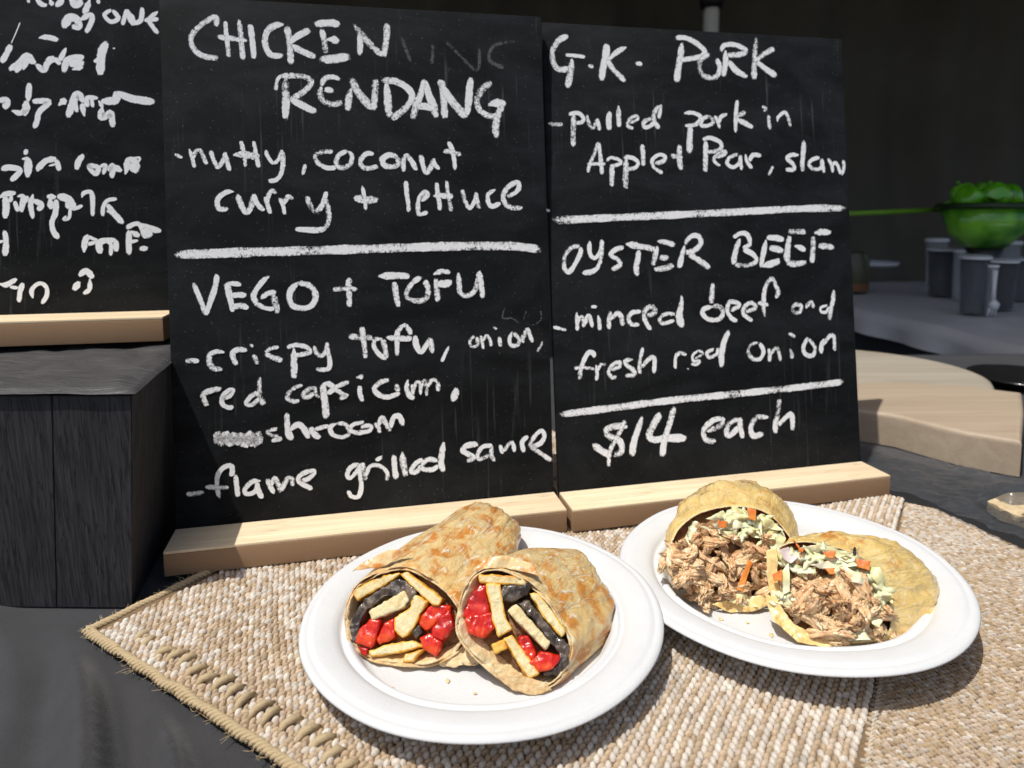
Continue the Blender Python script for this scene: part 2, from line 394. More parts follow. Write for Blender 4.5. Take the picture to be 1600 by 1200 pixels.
# ------------------------------------------------------------------ black wooden box at left
BT = .155
g = G('black_stained_wood'); c = g.co(scale=(520, 520, 3.5)); f = g.noise(c, 1, 5, .6, 0)
gr = g.ramp(g.noise(g.co(scale=(210, 210, .9)), 1, 3, .55, 0), [(.455, 0.0), (.48, 1.0), (.505, 0.0)])
b = g.mix(g.ramp(f, [(.35, 0.0), (.7, 1.0)]), (.020, .0195, .021), (.052, .050, .055)); b = g.mix(gr, b, (.006, .006, .007)); g.col(b)
g.bump(f, .0009, .9); g.set(Roughness=.62, Specular_IOR_Level=.4); M['blackwood'] = g.m
pA = at(207, 950, -.006); pTR = at(206, 613, BT); pTL = at(-60, 613, BT); pB = at(257, 560, BT)
bx = empty('black_wooden_box', (pA[0], pA[1], -.006))
bdirx = (pTL - pTR)[:2]; bdirx /= np.linalg.norm(bdirx)
bdiry = BV[:2]
def bpt(a_, b_, zt):   # a_ leftwards, b_ backwards, blend of slightly leaning corner
    o2 = pA[:2] * (1 - zt) + pTR[:2] * zt
    q = o2 + bdirx * a_ + bdiry * b_; return np.array([q[0], q[1], -.006 + (BT + .006) * zt]) - np.array(bx.location)
def bpanel(name, quad, out, th=.006, mat=None):
    # quad of 4 corner points (outer face), extruded inward by -out*th
    bm = bmesh.new(); A = [bm.verts.new(p) for p in quad]; Bq = [bm.verts.new(np.array(p) - np.array(out) * th) for p in quad]
    bm.faces.new(A); bm.faces.new(Bq[::-1])
    for i in range(4): bm.faces.new((A[i], Bq[i], Bq[(i + 1) % 4], A[(i + 1) % 4]))
    bmesh.ops.recalc_face_normals(bm, faces=bm.faces)
    bmesh.ops.bevel(bm, geom=list(bm.edges), offset=.0005, segments=2, affect='EDGES')
    return bm_obj(name, bm, mat or M['blackwood'], bx, True, 40)
nf = np.array([bdiry[0], bdiry[1], 0]) * -1; nr = -np.array([bdirx[0], bdirx[1], 0])
W_ = .42; D_ = .36
splits = [0, .055, .122, .19, .262, .345, W_]
for a0, a1 in zip(splits, splits[1:]):
    bpanel('front_board', [bpt(a0 + .0001, 0, 0), bpt(a1 - .0001, 0, 0), bpt(a1 - .0001, 0, .985), bpt(a0 + .0001, 0, .985)], nf, .008)
bpanel('side_panel', [bpt(0.001, .0085, 0), bpt(0.001, D_, 0), bpt(0.001, D_, .985), bpt(0.001, .0085, .985)], nr, .008)
bpanel('side_panel', [bpt(W_ - .001, .0085, 0), bpt(W_ - .001, D_, 0), bpt(W_ - .001, D_, .985), bpt(W_ - .001, .0085, .985)], -nr, .008)
bpanel('lid', [bpt(.009, .009, .988), bpt(W_ - .009, .009, .988), bpt(W_ - .009, D_, .988), bpt(.009, D_, .988)], (0, 0, 1), .008)
tag(bx, 'black stained wooden box at the left, standing beside the large chalkboard', 'box')
# creased black sheet on the lid
def lid_sheet():
    n1, n2 = 130, 90; v = []
    for j in range(n2):
        for i in range(n1):
            a = -.003 + (W_ + .006) * i / (n1 - 1); b_ = -.003 + (D_ + .004) * j / (n2 - 1)
            rc = .045  # rounded front right corner
            p = bpt(a, b_, 1.0)
            z = .0018 + .0020 * abs(nz(a * .7 + b_ * .6, b_ - a * .4, 0, 16)) + .0016 * nz(a * 2, b_, 5, 24) + .001 * nz(a, b_, 2, 60)
            e = min(a + .003, b_ + .003)
            z *= min(1, .35 + e * 40)
            if e < .002: z -= .0022
            v.append((p[0], p[1], BT + .006 + max(z, -.002) + .001))
    f = [(j * n1 + i, (j + 1) * n1 + i, (j + 1) * n1 + i + 1, j * n1 + i + 1) for j in range(n2 - 1) for i in range(n1 - 1)]
    g = G('creased_black_vinyl'); c = g.co()
    wr = g.noise(g.co(scale=(1, 3, 1), rot=(0, 0, .6)), 22, 6, .6, 1.2)
    g.col(g.mix(g.noise(c, 30, 5), (.035, .035, .037), (.075, .074, .074))); g.bump(wr, .005, .8); g.set(Roughness=.5)
    o = mesh_obj('black_cover_sheet', v, f, g.m); o.location = bx.location; return o
tag(lid_sheet(), 'creased black vinyl sheet covering the top of the black wooden box', 'cover sheet')

# ------------------------------------------------------------------ chalkboards
CHALK = '''#B L 280 0 4 36
225,170 228,125 205,118 130,165 75,225 70,270 90,320 150,360 240,372
w30 285,140 288,200 298,290 306,370
w34 370,130 378,200 388,300 394,380
w34 235,240 300,245 370,255 420,262
w34 440,160 450,230 458,310 462,375
w42 655,160 600,165 550,200 532,260 545,320 580,355 645,355
w42 672,175 685,260 692,340 695,405
w38 815,195 770,215 715,250 690,280
w42 690,285 740,315 800,345 850,362
w50 850,160 900,152 960,152 1000,158
w40 890,195 905,260 915,340
w52 925,255 960,255 990,268
w56 880,378 950,378 1060,362
w36 1130,220 1132,290 1128,350
w46 1092,158 1140,220 1210,300 1280,355
w40 1303,155 1300,230 1290,300 1282,360
#B L 420 100 4 44
w24 38,175 50,110 75,80
w46 100,90 102,170 102,250 98,350
w36 75,85 150,82 230,92 262,120 235,165 180,205 130,232
w46 135,232 190,260 250,292 290,305
w40 325,150 318,200 345,245 400,262 460,248
w32 440,105 400,90 350,100 325,145
w36 400,175 350,170
515,160 500,220 490,300
w52 515,100 560,190 620,260 655,290
w42 668,105 665,170 660,240 652,295
w50 735,120 742,200 750,300 755,345
w42 710,115 780,115 850,145 895,195 890,240 840,300 765,355
w42 978,110 955,190 920,280 900,355
w46 985,115 1000,190 1030,270 1050,345
925,275 980,275 1040,290
w46 1072,145 1085,125 1095,200 1100,280 1105,350
w54 1085,140 1130,215 1190,290 1240,345
w44 1272,95 1262,160 1255,240 1245,330
w40 1400,125 1345,165 1310,230 1315,280 1350,320 1410,340 1450,320
w56 1385,265 1430,255 1485,260
w48 1470,270 1440,330 1425,400 1430,470
#B L 260 200 5.333 38
w36 60,235 95,250 118,262
w34 180,190 200,250 215,310 225,345
w36 205,270 240,205 275,205 300,260 325,320
358,205 375,260 395,310 415,340 440,320 470,270 482,215
w40 482,220 492,280 505,330 515,370
w34 610,120 625,180 640,260 650,340
w36 718,125 730,190 745,270 760,345
w56 550,240 620,235 700,245 770,260
w30 822,200 830,240 860,290 885,315
w34 885,315 930,270 955,195
955,195 962,270 960,340 940,410 900,450 840,458
w32 1152,320 1140,360 1128,405
w40 1380,215 1320,212 1250,230 1235,270 1270,320 1340,350 1410,345
w42 1500,210 1540,240 1530,310 1480,345 1420,340 1410,290 1440,235 1500,210
#B L 460 200 4 30
w34 490,175 450,172 415,205 415,245 450,265 520,252
w34 640,195 595,180 550,205 560,245 610,255 650,235 640,195
w28 675,195 680,230 680,285
w32 675,230 700,185 735,225 760,275
w32 790,180 800,230 820,290 850,265 875,205
875,205 880,240 905,270
w28 965,100 985,140 1000,200 1005,275
w34 935,160 985,160 1045,180
#B L 260 200 5.333 44
550,545 490,550 430,590 410,640 430,690 500,690
w46 585,570 600,630 650,720 690,680 715,570
715,570 740,640 800,705
w36 805,590 830,650 855,730
w38 825,650 840,580 870,540 900,560
w36 935,600 960,660 975,735
w42 970,660 1000,590 1045,605
w42 1160,585 1180,640 1215,700 1255,705 1300,640 1325,545
w46 1310,600 1340,700 1345,780 1310,850 1230,870 1070,860
#B L 460 200 4 30
w22 420,375 428,420 438,480 440,525
w50 370,450 430,460 515,465
w28 695,345 700,420 708,480 712,540
790,475 830,430 810,415 780,450 770,510 780,555 830,540
w28 890,355 895,420 905,480 908,530
w28 952,345 960,420 970,480 980,535
w36 865,440 930,438 990,440
1050,400 1065,460 1095,515 1130,470 1140,420
1140,420 1145,470 1160,520
1260,400 1215,430 1215,480 1240,505 1290,485
w32 1330,445 1385,420 1410,385 1395,355 1340,385 1310,440 1325,490 1370,515 1430,515
#R L 0 0 1 16
268,401 400,397 560,393 700,389 800,389 848,395
#B L 280 400 5.333 46
w40 100,235 140,330 180,430 205,505
205,505 250,380 290,250 298,170
385,250 400,330 420,420 430,480
w40 355,260 420,245 500,255
w42 410,350 470,340 540,345
w52 420,450 490,430 560,450
w42 735,185 680,230 620,310 605,360 640,420 720,455 780,455
w48 670,370 720,330 790,320
w56 770,340 790,420 805,495
w50 985,235 920,300 905,370 930,430 1010,455 1090,430 1125,350 1080,270 985,240
w48 1410,200 1400,270 1405,350 1405,445
w48 1270,300 1370,290 1470,300
#B L 560 400 5.333 46
w62 160,190 240,185 330,185 420,190
w54 290,240 300,310 310,380 325,440
510,200 450,240 400,310 395,360 440,390 520,395 570,350 570,280 545,225
w44 620,175 690,150 760,160
w44 640,210 645,290 655,400
w56 650,250 710,255 770,240
w44 830,160 835,250 845,330 900,355 960,320 990,240 1003,150
w44 1003,150 1020,250 1035,375
#B L 280 400 5.333 44
w42 35,890 90,885 145,890
360,820 300,810 240,840 235,900 270,950 340,960
545,800 480,795 430,820 435,870 460,920
w40 600,840 640,920
w34 565,745 600,775
w36 815,775 740,790 700,820
w46 700,830 760,860 840,890
w50 940,790 940,880 940,960 940,1035
w40 880,780 960,760 1050,780 1070,820 1000,840 940,850
w38 1110,770 1130,830 1175,850 1210,800 1220,740
w40 1215,740 1230,830 1240,930 1210,965 1125,960
#B L 560 400 5.333 46
w50 18,610 25,680 38,780 45,875
w56 -90,690 20,700 105,700
w44 190,715 130,715 115,770 160,840 220,880
w40 190,715 210,790 225,870
w46 310,850 310,760 315,660 370,600 415,640 425,680
w50 215,700 320,710 440,710
w50 465,690 470,760 510,820 560,760 590,710
590,710 600,770 605,830
w34 745,775 715,840 685,905
w32 960,690 920,740 940,780 985,770 985,700
w28 1015,690 1025,740 1035,800
w30 1030,740 1065,690 1095,730 1100,780
w36 1170,700 1180,785
w28 1120,620 1150,632
w36 1280,660 1255,720 1270,770 1320,770 1340,720 1290,670
w34 1365,680 1370,750
w38 1370,720 1405,640 1430,690 1450,745
w26 1535,740 1515,785 1490,825
#B L 280 560 5.333 44
w46 330,268 250,280 185,310 190,360 215,410
w38 340,345 400,330 430,280 390,285 345,330 340,390 390,425 430,415
w48 655,170 650,260 655,340 690,405
w42 650,300 580,330 540,390 590,400 650,350
w40 1010,240 950,260 890,310 885,350 930,375 980,370
w42 1130,260 1070,270 1020,320 1040,340 1110,310
w38 1120,265 1120,310 1150,345
w56 1180,230 1190,330 1200,420 1205,515
1180,230 1230,230 1270,270 1220,310
w40 1400,215 1330,240 1290,270 1350,320 1380,330 1320,355
w46 1490,250 1490,310 1510,375
w46 1460,180 1520,170
#B L 500 560 5.333 40
w44 560,205 500,215 440,270 470,320 540,345 600,330 650,310
620,240 640,300
w46 720,200 710,270 730,330 770,355
w30 755,235 765,325
w30 765,290 790,225 820,230 825,325
w34 830,285 850,215 872,225 878,335
w40 882,260 925,202 968,230 972,295
w58 1130,280 1115,325 1095,375
#B L 280 560 5.333 42
w70 280,720 300,640 330,720 370,645 400,715 440,660 470,710 500,660 530,730 570,650 600,735 630,645 650,730
w36 800,600 720,620 720,640 800,670 820,690 750,700
w50 880,475 880,560 890,640 920,690
w50 900,620 960,570 1010,590 1060,680
w50 1075,590 1100,640 1150,680
w34 1110,610 1180,590 1230,580
1300,560 1240,590 1260,650 1340,675 1400,640 1370,570 1300,560
#B L 500 560 5.333 36
350,550 260,570 235,610 290,640 400,620 400,580 320,590
440,560 470,600 480,640
w40 470,590 500,515 530,560 570,630
w46 570,600 600,510 650,510 675,580
#B L 270 650 5.333 40
90,660 160,655 240,645
w38 370,700 350,620 350,520 390,450 460,425 475,470 460,515
250,600 330,605 440,610
w46 500,500 510,590 520,680
w42 710,555 640,560 580,620 590,660 650,650 690,600
w42 680,570 690,630 720,695
w38 765,540 790,600 820,655
w42 800,600 830,530 880,650
880,640 930,540 970,540 975,600
1050,560 1120,530 1160,480 1100,480 1030,520 1040,570 1140,625
#B L 530 650 4.571 34
130,355 70,380 40,430 60,460 110,410 140,360
135,355 130,430 140,520 120,590 70,590 45,550
150,350 160,420 175,475
w32 175,450 200,380 260,370 310,400 330,440 315,480
245,335 290,310
w40 375,300 380,380 390,465
w44 435,280 445,370 460,450
580,325 520,370 500,415 540,415 570,370
w36 690,340 620,330 580,370 590,400 660,400 690,370
w46 735,205 720,290 715,360 730,415
w40 980,225 910,230 870,265 920,300 950,320 900,345
w32 1085,235 1020,240 980,290 990,330 1060,300 1085,250
1085,240 1075,300 1100,345
1140,230 1155,290
w30 1155,280 1230,200
w36 1230,200 1245,280
w36 1340,170 1300,210 1310,280
1360,250 1430,220 1460,170 1440,130 1390,170 1360,230 1400,270 1460,310 1508,345
#B R 850 30 4 38
165,95 110,125 72,190 75,260 110,305 170,300
w26 150,215 210,220 270,228
w44 190,240 180,330 160,420
w24 290,280 322,292
w44 405,150 395,230 380,300 370,370
w34 525,165 470,195 405,250
405,250 450,315 515,378
w26 580,268 620,275
w44 865,140 855,220 840,310 830,385
w34 825,110 890,112 960,150 1005,200 970,230 850,250
w36 1030,215 985,240 970,290 1000,350 1070,355 1095,300 1075,240
1130,190 1130,270 1115,350
w32 1105,200 1120,160 1190,155 1255,190 1220,215 1140,220
w40 1150,260 1200,320 1265,355
w40 1320,105 1312,190 1305,290 1305,370
w32 1430,180 1370,210 1310,260
1320,260 1380,310 1440,350
#B R 850 140 5.333 36
w36 55,270 120,280 175,280
w46 265,200 262,290 258,380 262,465
225,195 300,185 345,225 330,260 280,270
375,200 385,260 420,310 460,235
455,235 470,290 475,330
w44 560,180 550,250 555,325
w44 632,125 632,200 635,300
w30 720,270 785,240 780,210 730,230 705,290 750,315
w44 985,125 930,170 920,240 960,315
w40 980,130 960,230
900,230 840,260 840,300 880,300 930,260
#B R 1050 140 5.333 34
w56 150,300 145,400 140,520
w36 100,190 170,185 230,215 225,260 170,290 110,290
300,210 250,240 240,290 300,290 340,260 300,210
w32 350,210 375,260 390,315
385,280 400,220 450,200
w36 535,80 525,160 520,260 520,350
w40 600,185 560,200 520,235
w46 530,240 590,270 660,310
w38 790,210 792,270 800,325
735,135 765,150 750,175
860,260 870,220 920,185 950,230 965,305
#B R 850 140 5.333 34
w32 465,430 430,530 400,600 375,680
w38 465,430 480,540 495,700
w32 370,610 440,610 520,610
w42 575,620 575,700 572,800
w30 530,590 560,560 620,570 650,600 610,620 560,630
w46 690,560 690,650 685,740 690,820
670,555 740,560 790,600 760,645 690,650
w44 822,450 830,530 830,630
920,610 990,590 1010,550 960,535 905,580 920,640 990,690
w50 1130,460 1125,540 1130,600 1140,660
w40 1055,545 1160,555
35,990 60,1005
#B R 1050 140 5.333 34
w50 275,430 275,520 272,600 270,680
250,410 310,395 390,430 400,480 340,510 280,510
350,560 430,530 430,505 370,530 340,580 390,630
540,530 470,560 450,610 500,640 550,600 560,540
555,540 560,600 565,660
600,530 610,590 650,650
w36 630,590 660,540 725,545
w30 825,635 805,670 785,710
w38 1035,540 970,540 940,570 990,620 990,660 925,660
w44 1075,425 1070,520 1062,620 1070,680
1200,560 1140,580 1115,620 1160,660 1220,640 1215,580
w32 1225,570 1230,630 1240,690
1270,570 1300,620 1310,685
1310,620 1340,610 1375,700
1385,710 1400,640 1395,580
#R R 0 0 1 13
860,343 1000,337 1150,330 1250,325 1318,324.5
#B R 860 340 6 44
290,260 220,270 160,330 140,410 150,480 190,500 240,430 290,330 295,270
w40 380,210 375,290 390,350 430,370 480,300 490,200
w46 490,200 485,330 460,440 400,500 310,510
w46 690,270 620,290 570,340 640,390 655,440 580,480
w60 710,240 800,255 890,270 980,290
w54 830,300 820,380 805,450 810,540
w60 1000,270 980,350 960,440
w50 1000,215 1080,225 1160,250
w64 1020,370 1100,370
w60 970,480 1060,470 1150,440
w56 1250,260 1230,340 1200,460
w50 1250,240 1310,170 1380,170 1400,240 1340,300 1260,320
w60 1290,340 1380,390 1480,470
#B R 1080 340 6 54
440,190 410,270 390,350 380,430
w46 380,180 450,140 510,160 530,240 470,280
w48 470,290 560,340 590,400 520,440 390,440
680,200 660,300 640,400 640,460
w50 690,180 760,185 840,200
w64 710,280 780,290 830,310
w64 640,450 720,430 800,400
w60 895,170 880,260 870,350 880,420
w52 885,125 960,125 1045,130
940,260 990,275 1035,300
w56 870,420 950,430 1045,415
w60 1115,170 1110,280 1100,420
w60 1120,140 1200,130 1270,135
w62 1160,260 1230,265 1300,275
#B R 860 440 5.333 38
w28 35,375 80,385 140,400
225,250 230,320 230,405
w32 235,340 270,285 285,375
w36 290,350 325,280 355,375
w36 400,275 410,330 415,400
w28 345,205 390,205
510,240 490,310 490,390
w42 495,320 560,260 590,290 605,365
750,245 680,255 650,300 670,350 735,355
w44 800,280 870,250 840,205 790,230 780,300 800,350 830,395
w56 1085,110 1080,200 1065,280 1085,370
w40 1030,270 960,265 905,300 930,345 1020,320
#B R 1080 340 6 44
w50 190,615 180,700 175,800
w46 190,830 110,850 95,900 150,950 240,950 280,890 250,830 180,830
350,870 430,820 400,790 340,790 320,870 360,940 410,965
490,880 580,840 540,795 480,830 470,900 550,965
w46 665,930 655,840 660,700 690,610 735,570 770,640 790,700 760,750
w40 600,795 700,815
w40 970,800 925,830 930,885 985,880 1000,820 960,820
w32 1045,800 1050,850
w36 1055,830 1090,790 1115,845
w32 1240,820 1180,840 1185,880 1230,880 1250,830
w46 1300,670 1290,770 1270,870 1255,960
#B R 860 440 5.333 36
w42 370,625 360,595 320,590 280,660 255,740 245,820
w32 200,720 280,715 370,725
380,690 390,760 385,820
w32 395,740 420,690 470,690
500,730 570,710 575,670 520,690 485,750 510,795 550,795
w40 685,645 620,660 640,700 690,740 690,775 620,780
765,550 745,640 735,720 745,765
w40 745,720 820,640 860,640 855,760
w32 1040,590 1030,660 1030,725
w32 1040,620 1070,590 1120,610
w18 1125,722 1140,730
w26 1190,640 1255,600 1225,575 1175,610 1180,660 1230,660 1200,690 1160,680
w34 1345,560 1290,590 1310,630 1370,600 1380,550
w52 1470,410 1430,500 1410,600 1410,705
#B R 1060 440 5.714 40
690,540 630,560 600,610 630,680 700,690 735,620 700,550
780,600 790,650 785,710
790,650 850,590 870,640 880,705
w44 965,600 980,640 985,685
955,460 1015,490
1125,500 1085,570 1095,640 1160,660 1185,590 1130,510
w42 1260,510 1240,570 1240,635
1250,570 1310,490 1350,490 1355,620
#R R 0 0 1 12.5
874,648 960,637 1051,625 1160,614 1260,603 1312,596
#B R 860 580 4 40
w44 480,350 400,345 345,370 370,410 430,440 440,500 390,530
w44 265,460 320,500 370,530
w30 465,305 420,400 370,500 360,600
570,280 540,370 515,450 505,530
w46 680,265 640,330 610,400 640,430 720,420 835,420
w44 765,225 735,330 705,430 690,535
w36 960,380 1050,340 1060,300 1000,310 945,370 960,430 1020,440
w36 1160,300 1100,330 1085,390 1110,400 1160,350
w34 1170,290 1170,350 1185,420
w36 1345,290 1270,290 1235,350 1250,405 1310,390
w38 1410,175 1400,260 1385,330 1385,385
w34 1400,340 1480,270 1490,375
#B T 0 0 6 46
w30 265,0 270,20
350,0 390,40 430,50
470,0 490,45
590,0 530,55
w70 680,0 710,35 760,20
840,0 820,60 790,120
w30 920,0 925,30
w60 600,250 650,170 720,180 740,250 690,250
w44 750,190 850,140 860,200 810,300
w34 1040,95 980,140 1040,205 1110,170 1060,100
w36 1150,230 1190,90
w56 1200,100 1250,225
w40 1250,225 1320,190 1335,80
w36 1360,190 1480,180
w40 1480,110 1400,180 1430,250 1480,310
#B T 0 0 6 50
w8 190,210 150,310 105,410
100,430 60,510 20,580
w44 370,355 450,350 540,375
95,650 170,600 250,520 310,570
150,670 200,600
220,650 260,570 330,590
w46 350,610 410,660 450,590 520,560 560,600
w40 500,540 440,570
w40 620,450 560,570
w56 600,670 640,560 780,540
w70 660,600 780,590
690,650 770,630
w62 1000,400 960,480 945,600 942,690
w40 890,575 940,560
w18 1060,452 1075,455
#B T 0 0 6 50
w60 0,940 60,950 50,1010
w46 275,790 270,880 265,940
w44 120,1040 200,1060 260,1000 230,1080
w70 250,960 240,1020
w44 310,950 460,955 370,1050 350,1130 325,1195
w60 560,980 610,940
w60 640,1090 690,950 730,880 780,950
w40 720,1050 700,920
790,1080 770,980
w40 820,1000 820,920 910,920
w30 870,1000 860,920
w40 930,950 960,1000
w60 1090,870 1080,940 960,950
w60 1100,870 1220,920 1320,940 1440,955
w46 960,1000 950,1100 1010,1080 1040,1060 1060,1190
#B T 0 200 6 44
20,385 100,370 190,400 110,490
250,210 240,240
w54 220,290 260,300 265,380 260,450
w50 350,390 430,310 520,290
w40 530,300 560,400
w20 460,355 520,340
w50 720,380 740,310 780,260
w36 830,350 850,390 900,430 920,370 830,350
w30 930,370 990,350 970,430
1020,400 1060,350 1050,460
w50 1070,360 1130,400
w70 1180,420 1220,310 1290,370
w70 1230,350 1280,400
w20 1240,285 1310,280 1300,320
#B T 0 200 6 44
0,650 60,620 140,610
w50 50,650 60,730 50,840
w30 110,640 100,690
170,640 220,650 200,780
w34 140,690 170,780
220,700 260,650
310,630 290,720 310,840
320,680 390,720 360,770
450,640 520,650
470,660 480,750
530,680 520,800 490,880 500,960 545,1030
w60 550,640 640,670 700,760
w30 620,700 640,750
w30 700,760 770,730
w30 660,750 650,840 600,860 620,830
w34 770,650 790,610 850,600 870,660 870,820
w34 1090,665 1010,680 970,740 965,820
w50 1010,720 1060,790 1150,890
w60 1010,780 1070,790
#B T 0 200 6 46
45,970 60,1060 50,1190
w30 0,1070 30,1060
790,1160 800,1060 830,1010
w30 830,1020 910,1060 830,1090
940,1170 940,1070 1080,1050
w30 990,1070 1040,1090 1040,1190
w40 1090,1060 1090,1150
1210,1180 1210,970
w50 1230,970 1300,1010
w30 1220,1070 1290,1055
w40 1190,935 1300,900 1370,1030
w50 1320,900 1400,940 1500,965
w80 1360,950 1400,1010
w50 1320,1130 1380,1130
#B T 0 320 6 40
0,740 60,750 150,700
w30 100,770 170,780
215,740 190,820 180,910
w34 310,870 300,800 350,745 400,740 440,780 440,850 400,920
w50 750,660 810,620 870,680
w50 740,730 700,790
w36 845,700 840,790 790,830
#G L 240 0 2.5806 16
1000,150 1040,260
1130,180 1125,270
1180,170 1240,230 1310,290 1320,190
1480,170 1380,190 1360,250 1420,280
#G L 560 400 5.333 14
1220,450 1200,540 1280,545 1340,590
1400,480 1380,560 1450,600 1520,560 1520,480'''
def homog(src, dst):
    A = []; b = []
    for (x, y), (u, v) in zip(src, dst):
        A.append([x, y, 1, 0, 0, 0, -u * x, -u * y]); b.append(u); A.append([0, 0, 0, x, y, 1, -v * x, -v * y]); b.append(v)
    h = np.linalg.solve(np.array(A), np.array(b)); H = np.append(h, 1).reshape(3, 3)
    def f(x, y): q = H @ np.array([x, y, 1]); return q[0] / q[2], q[1] / q[2]
    return f
def ribbon(verts, faces, edge, pts, w, z, seed):
    """chalk stroke in panel coordinates (x right, z up), five verts across, lying y=-z in front"""
    P = catmull(pts, max(6, int(len(pts) * 7)), closed=False) if len(pts) > 2 else np.array([np.array(pts[0]) * (1 - t) + np.array(pts[1]) * t for t in np.linspace(0, 1, 10)])
    T = np.gradient(P, axis=0); T /= np.maximum(np.linalg.norm(T, axis=1)[:, None], 1e-9); N = np.stack([-T[:, 1], T[:, 0]], 1)
    d = np.r_[0, np.cumsum(np.linalg.norm(np.diff(P, axis=0), axis=1))]; L = d[-1]
    # rounded caps
    ext = w * .22; P[0] -= T[0] * ext; P[-1] += T[-1] * ext
    base = len(verts); n = len(P)
    for i in range(n):
        wob = 1 + .26 * mnoise.noise(Vector((d[i] * 70, seed * 3.1, 0))) + .10 * mnoise.noise(Vector((d[i] * 260, seed * 1.1, 5)))
        ww = w * .5 * wob * 1.08
        endf = min(1, (.30 if seed % 3 == 0 and d[i] < L / 2 else .62) + min(d[i], L - d[i]) / max(w, 1e-6) * .9)
        for k, (o, e) in enumerate(((-1, 0), (-.62, .8), (0, 1), (.62, .8), (1, 0))):
            q = P[i] + N[i] * ww * o * endf
            pres = .95 + .34 * mnoise.noise(Vector((d[i] * 42, seed * 1.7, 9)))
            verts.append((q[0], -z, q[1])); edge.append(e * pres * (1 if 0 < i < n - 1 else .35))
    for i in range(n - 1):
        for k in range(4): faces.append((base + i * 5 + k, base + i * 5 + k + 1, base + (i + 1) * 5 + k + 1, base + (i + 1) * 5 + k))
def write_chalk(key, f, parent, off=.0002):
    cur = None; z = off; zi = 0; seed = 0
    def flush(verts, faces, edge, kind):
        if not verts: return
        m = M['ghost'] if kind == 'G' else (M['chalk_solid'] if key == 'T' else M['chalk'])
        o = mesh_obj('chalk_rule' if kind == 'R' else 'chalk_smudge' if kind == 'G' else 'chalk_word', verts, faces, m, parent)
        at_ = o.data.attributes.new('edge', 'FLOAT', 'POINT'); at_.data.foreach_set('value', edge)
    kind = 'B'; act = False; block = []
    def flush_block(strokes, kind):
        # strokes that sit close together make one word
        n = len(strokes); par = list(range(n)); gap = .0052
        def find(a):
            while par[a] != a: a = par[a]
            return a
        bb = []
        for pts, wd, zz, sd in strokes:
            xs = [p[0] for p in pts]; ys = [p[1] for p in pts]; bb.append((min(xs) - wd / 2, max(xs) + wd / 2, min(ys) - wd / 2, max(ys) + wd / 2))
        for a in range(n):
            for b in range(a):
                A, B_ = bb[a], bb[b]
                if A[0] < B_[1] + gap and B_[0] < A[1] + gap and A[2] < B_[3] + gap * 1.5 and B_[2] < A[3] + gap * 1.5: par[find(a)] = find(b)
        for r in sorted(set(find(a) for a in range(n))):
            V, F, E = [], [], []
            for a in range(n):
                if find(a) == r: ribbon(V, F, E, *strokes[a])
            flush(V, F, E, kind)
    for line in CHALK.strip().splitlines():
        if line[0] == '#':
            if block: flush_block(block, kind)
            block = []
            t = line[1:].split(); kind = t[0]; act = t[1] == key
            x0, y0, s, w0 = map(float, t[2:6]); continue
        if not act: continue
        t = line.split(); w_ = w0
        if t[0][0] == 'w': w_ = float(t[0][1:]); t = t[1:]
        px_ = [tuple(map(float, q.split(','))) for q in t]
        pts = [f(x0 + x / s, y0 + y / s) for x, y in px_]
        mx, my = px_[len(px_) // 2]; mx = x0 + mx / s; my = y0 + my / s
        a = f(mx, my); b = f(mx, my + 10); sc = math.hypot(b[0] - a[0], b[1] - a[1]) / 10
        seed += 1; zi += 1
        block.append((pts, w_ / s * sc * (1.12 if kind == 'R' else 1.36 if key == 'T' else 1.30), off + zi * .0000035, seed))
    if block: flush_block(block, kind)

def chalkboard(loc, yaw, Wb, Hb, dled, hb, lean, key, quad, label, f=None, basew=None, back=.02):
    root = empty('chalkboard', loc, yaw)
    bw = basew or Wb
    # base block: pine strip on top of a raw brown front strip, slot behind the ledge
    bm = bmesh.new(); add_box(bm, (0, 0, 0), (bw, dled + back + .007, hb - .0025), .0006, 2)
    bs = bm_obj('base', bm, M['mdf'], root, True, 40)
    bm = bmesh.new(); add_box(bm, (0, 0.0003, hb - .0024), (bw, dled - .0005, hb), .0007, 2)
    bm_obj('ledge_top', bm, M['ledge'], root, True, 40)
    bm = bmesh.new(); add_box(bm, (0.0003, dled + .0075, hb - .0024), (bw - .0003, dled + back + .0065, hb), .0007, 2)
    bm_obj('ledge_back', bm, M['ledge'], root, True, 40)
    pn = empty('panel_frame', (0, dled, hb)); col.objects.unlink(pn); bpy.data.objects.remove(pn)
    bm = bmesh.new(); add_box(bm, (0, 0, -.012), (Wb, .006, Hb), .0009, 2)
    p = bm_obj('panel', bm, M['board'], root, True, 40)
    p.location = (0, dled, hb); p.rotation_euler.x = -lean
    if f is None:
        f = homog(quad, [(0, Hb), (Wb, Hb), (Wb, 0), (0, 0)])
    write_chalk(key, f, p)
    tag(root, label, 'chalkboard', 'handwritten menu chalkboards in wooden bases')
    return root
chalkboard((-.25835, .49257, 0), .21759, .32, .43241, .03898, .01967, .0952, 'L', [(247, -6), (850, 27), (864, 774), (270, 828)],
           'chalkboard headed CHICKEN RENDANG, with VEGO + TOFU below the chalk line')
chalkboard((.0591, .56041, 0), .22453, .3207, .43241, .03898, .01967, .1272, 'R', [(852, 32), (1310, 60), (1338, 721), (874, 770)],
           'chalkboard headed G.K. PORK, with OYSTER BEEF and $14 each written below')
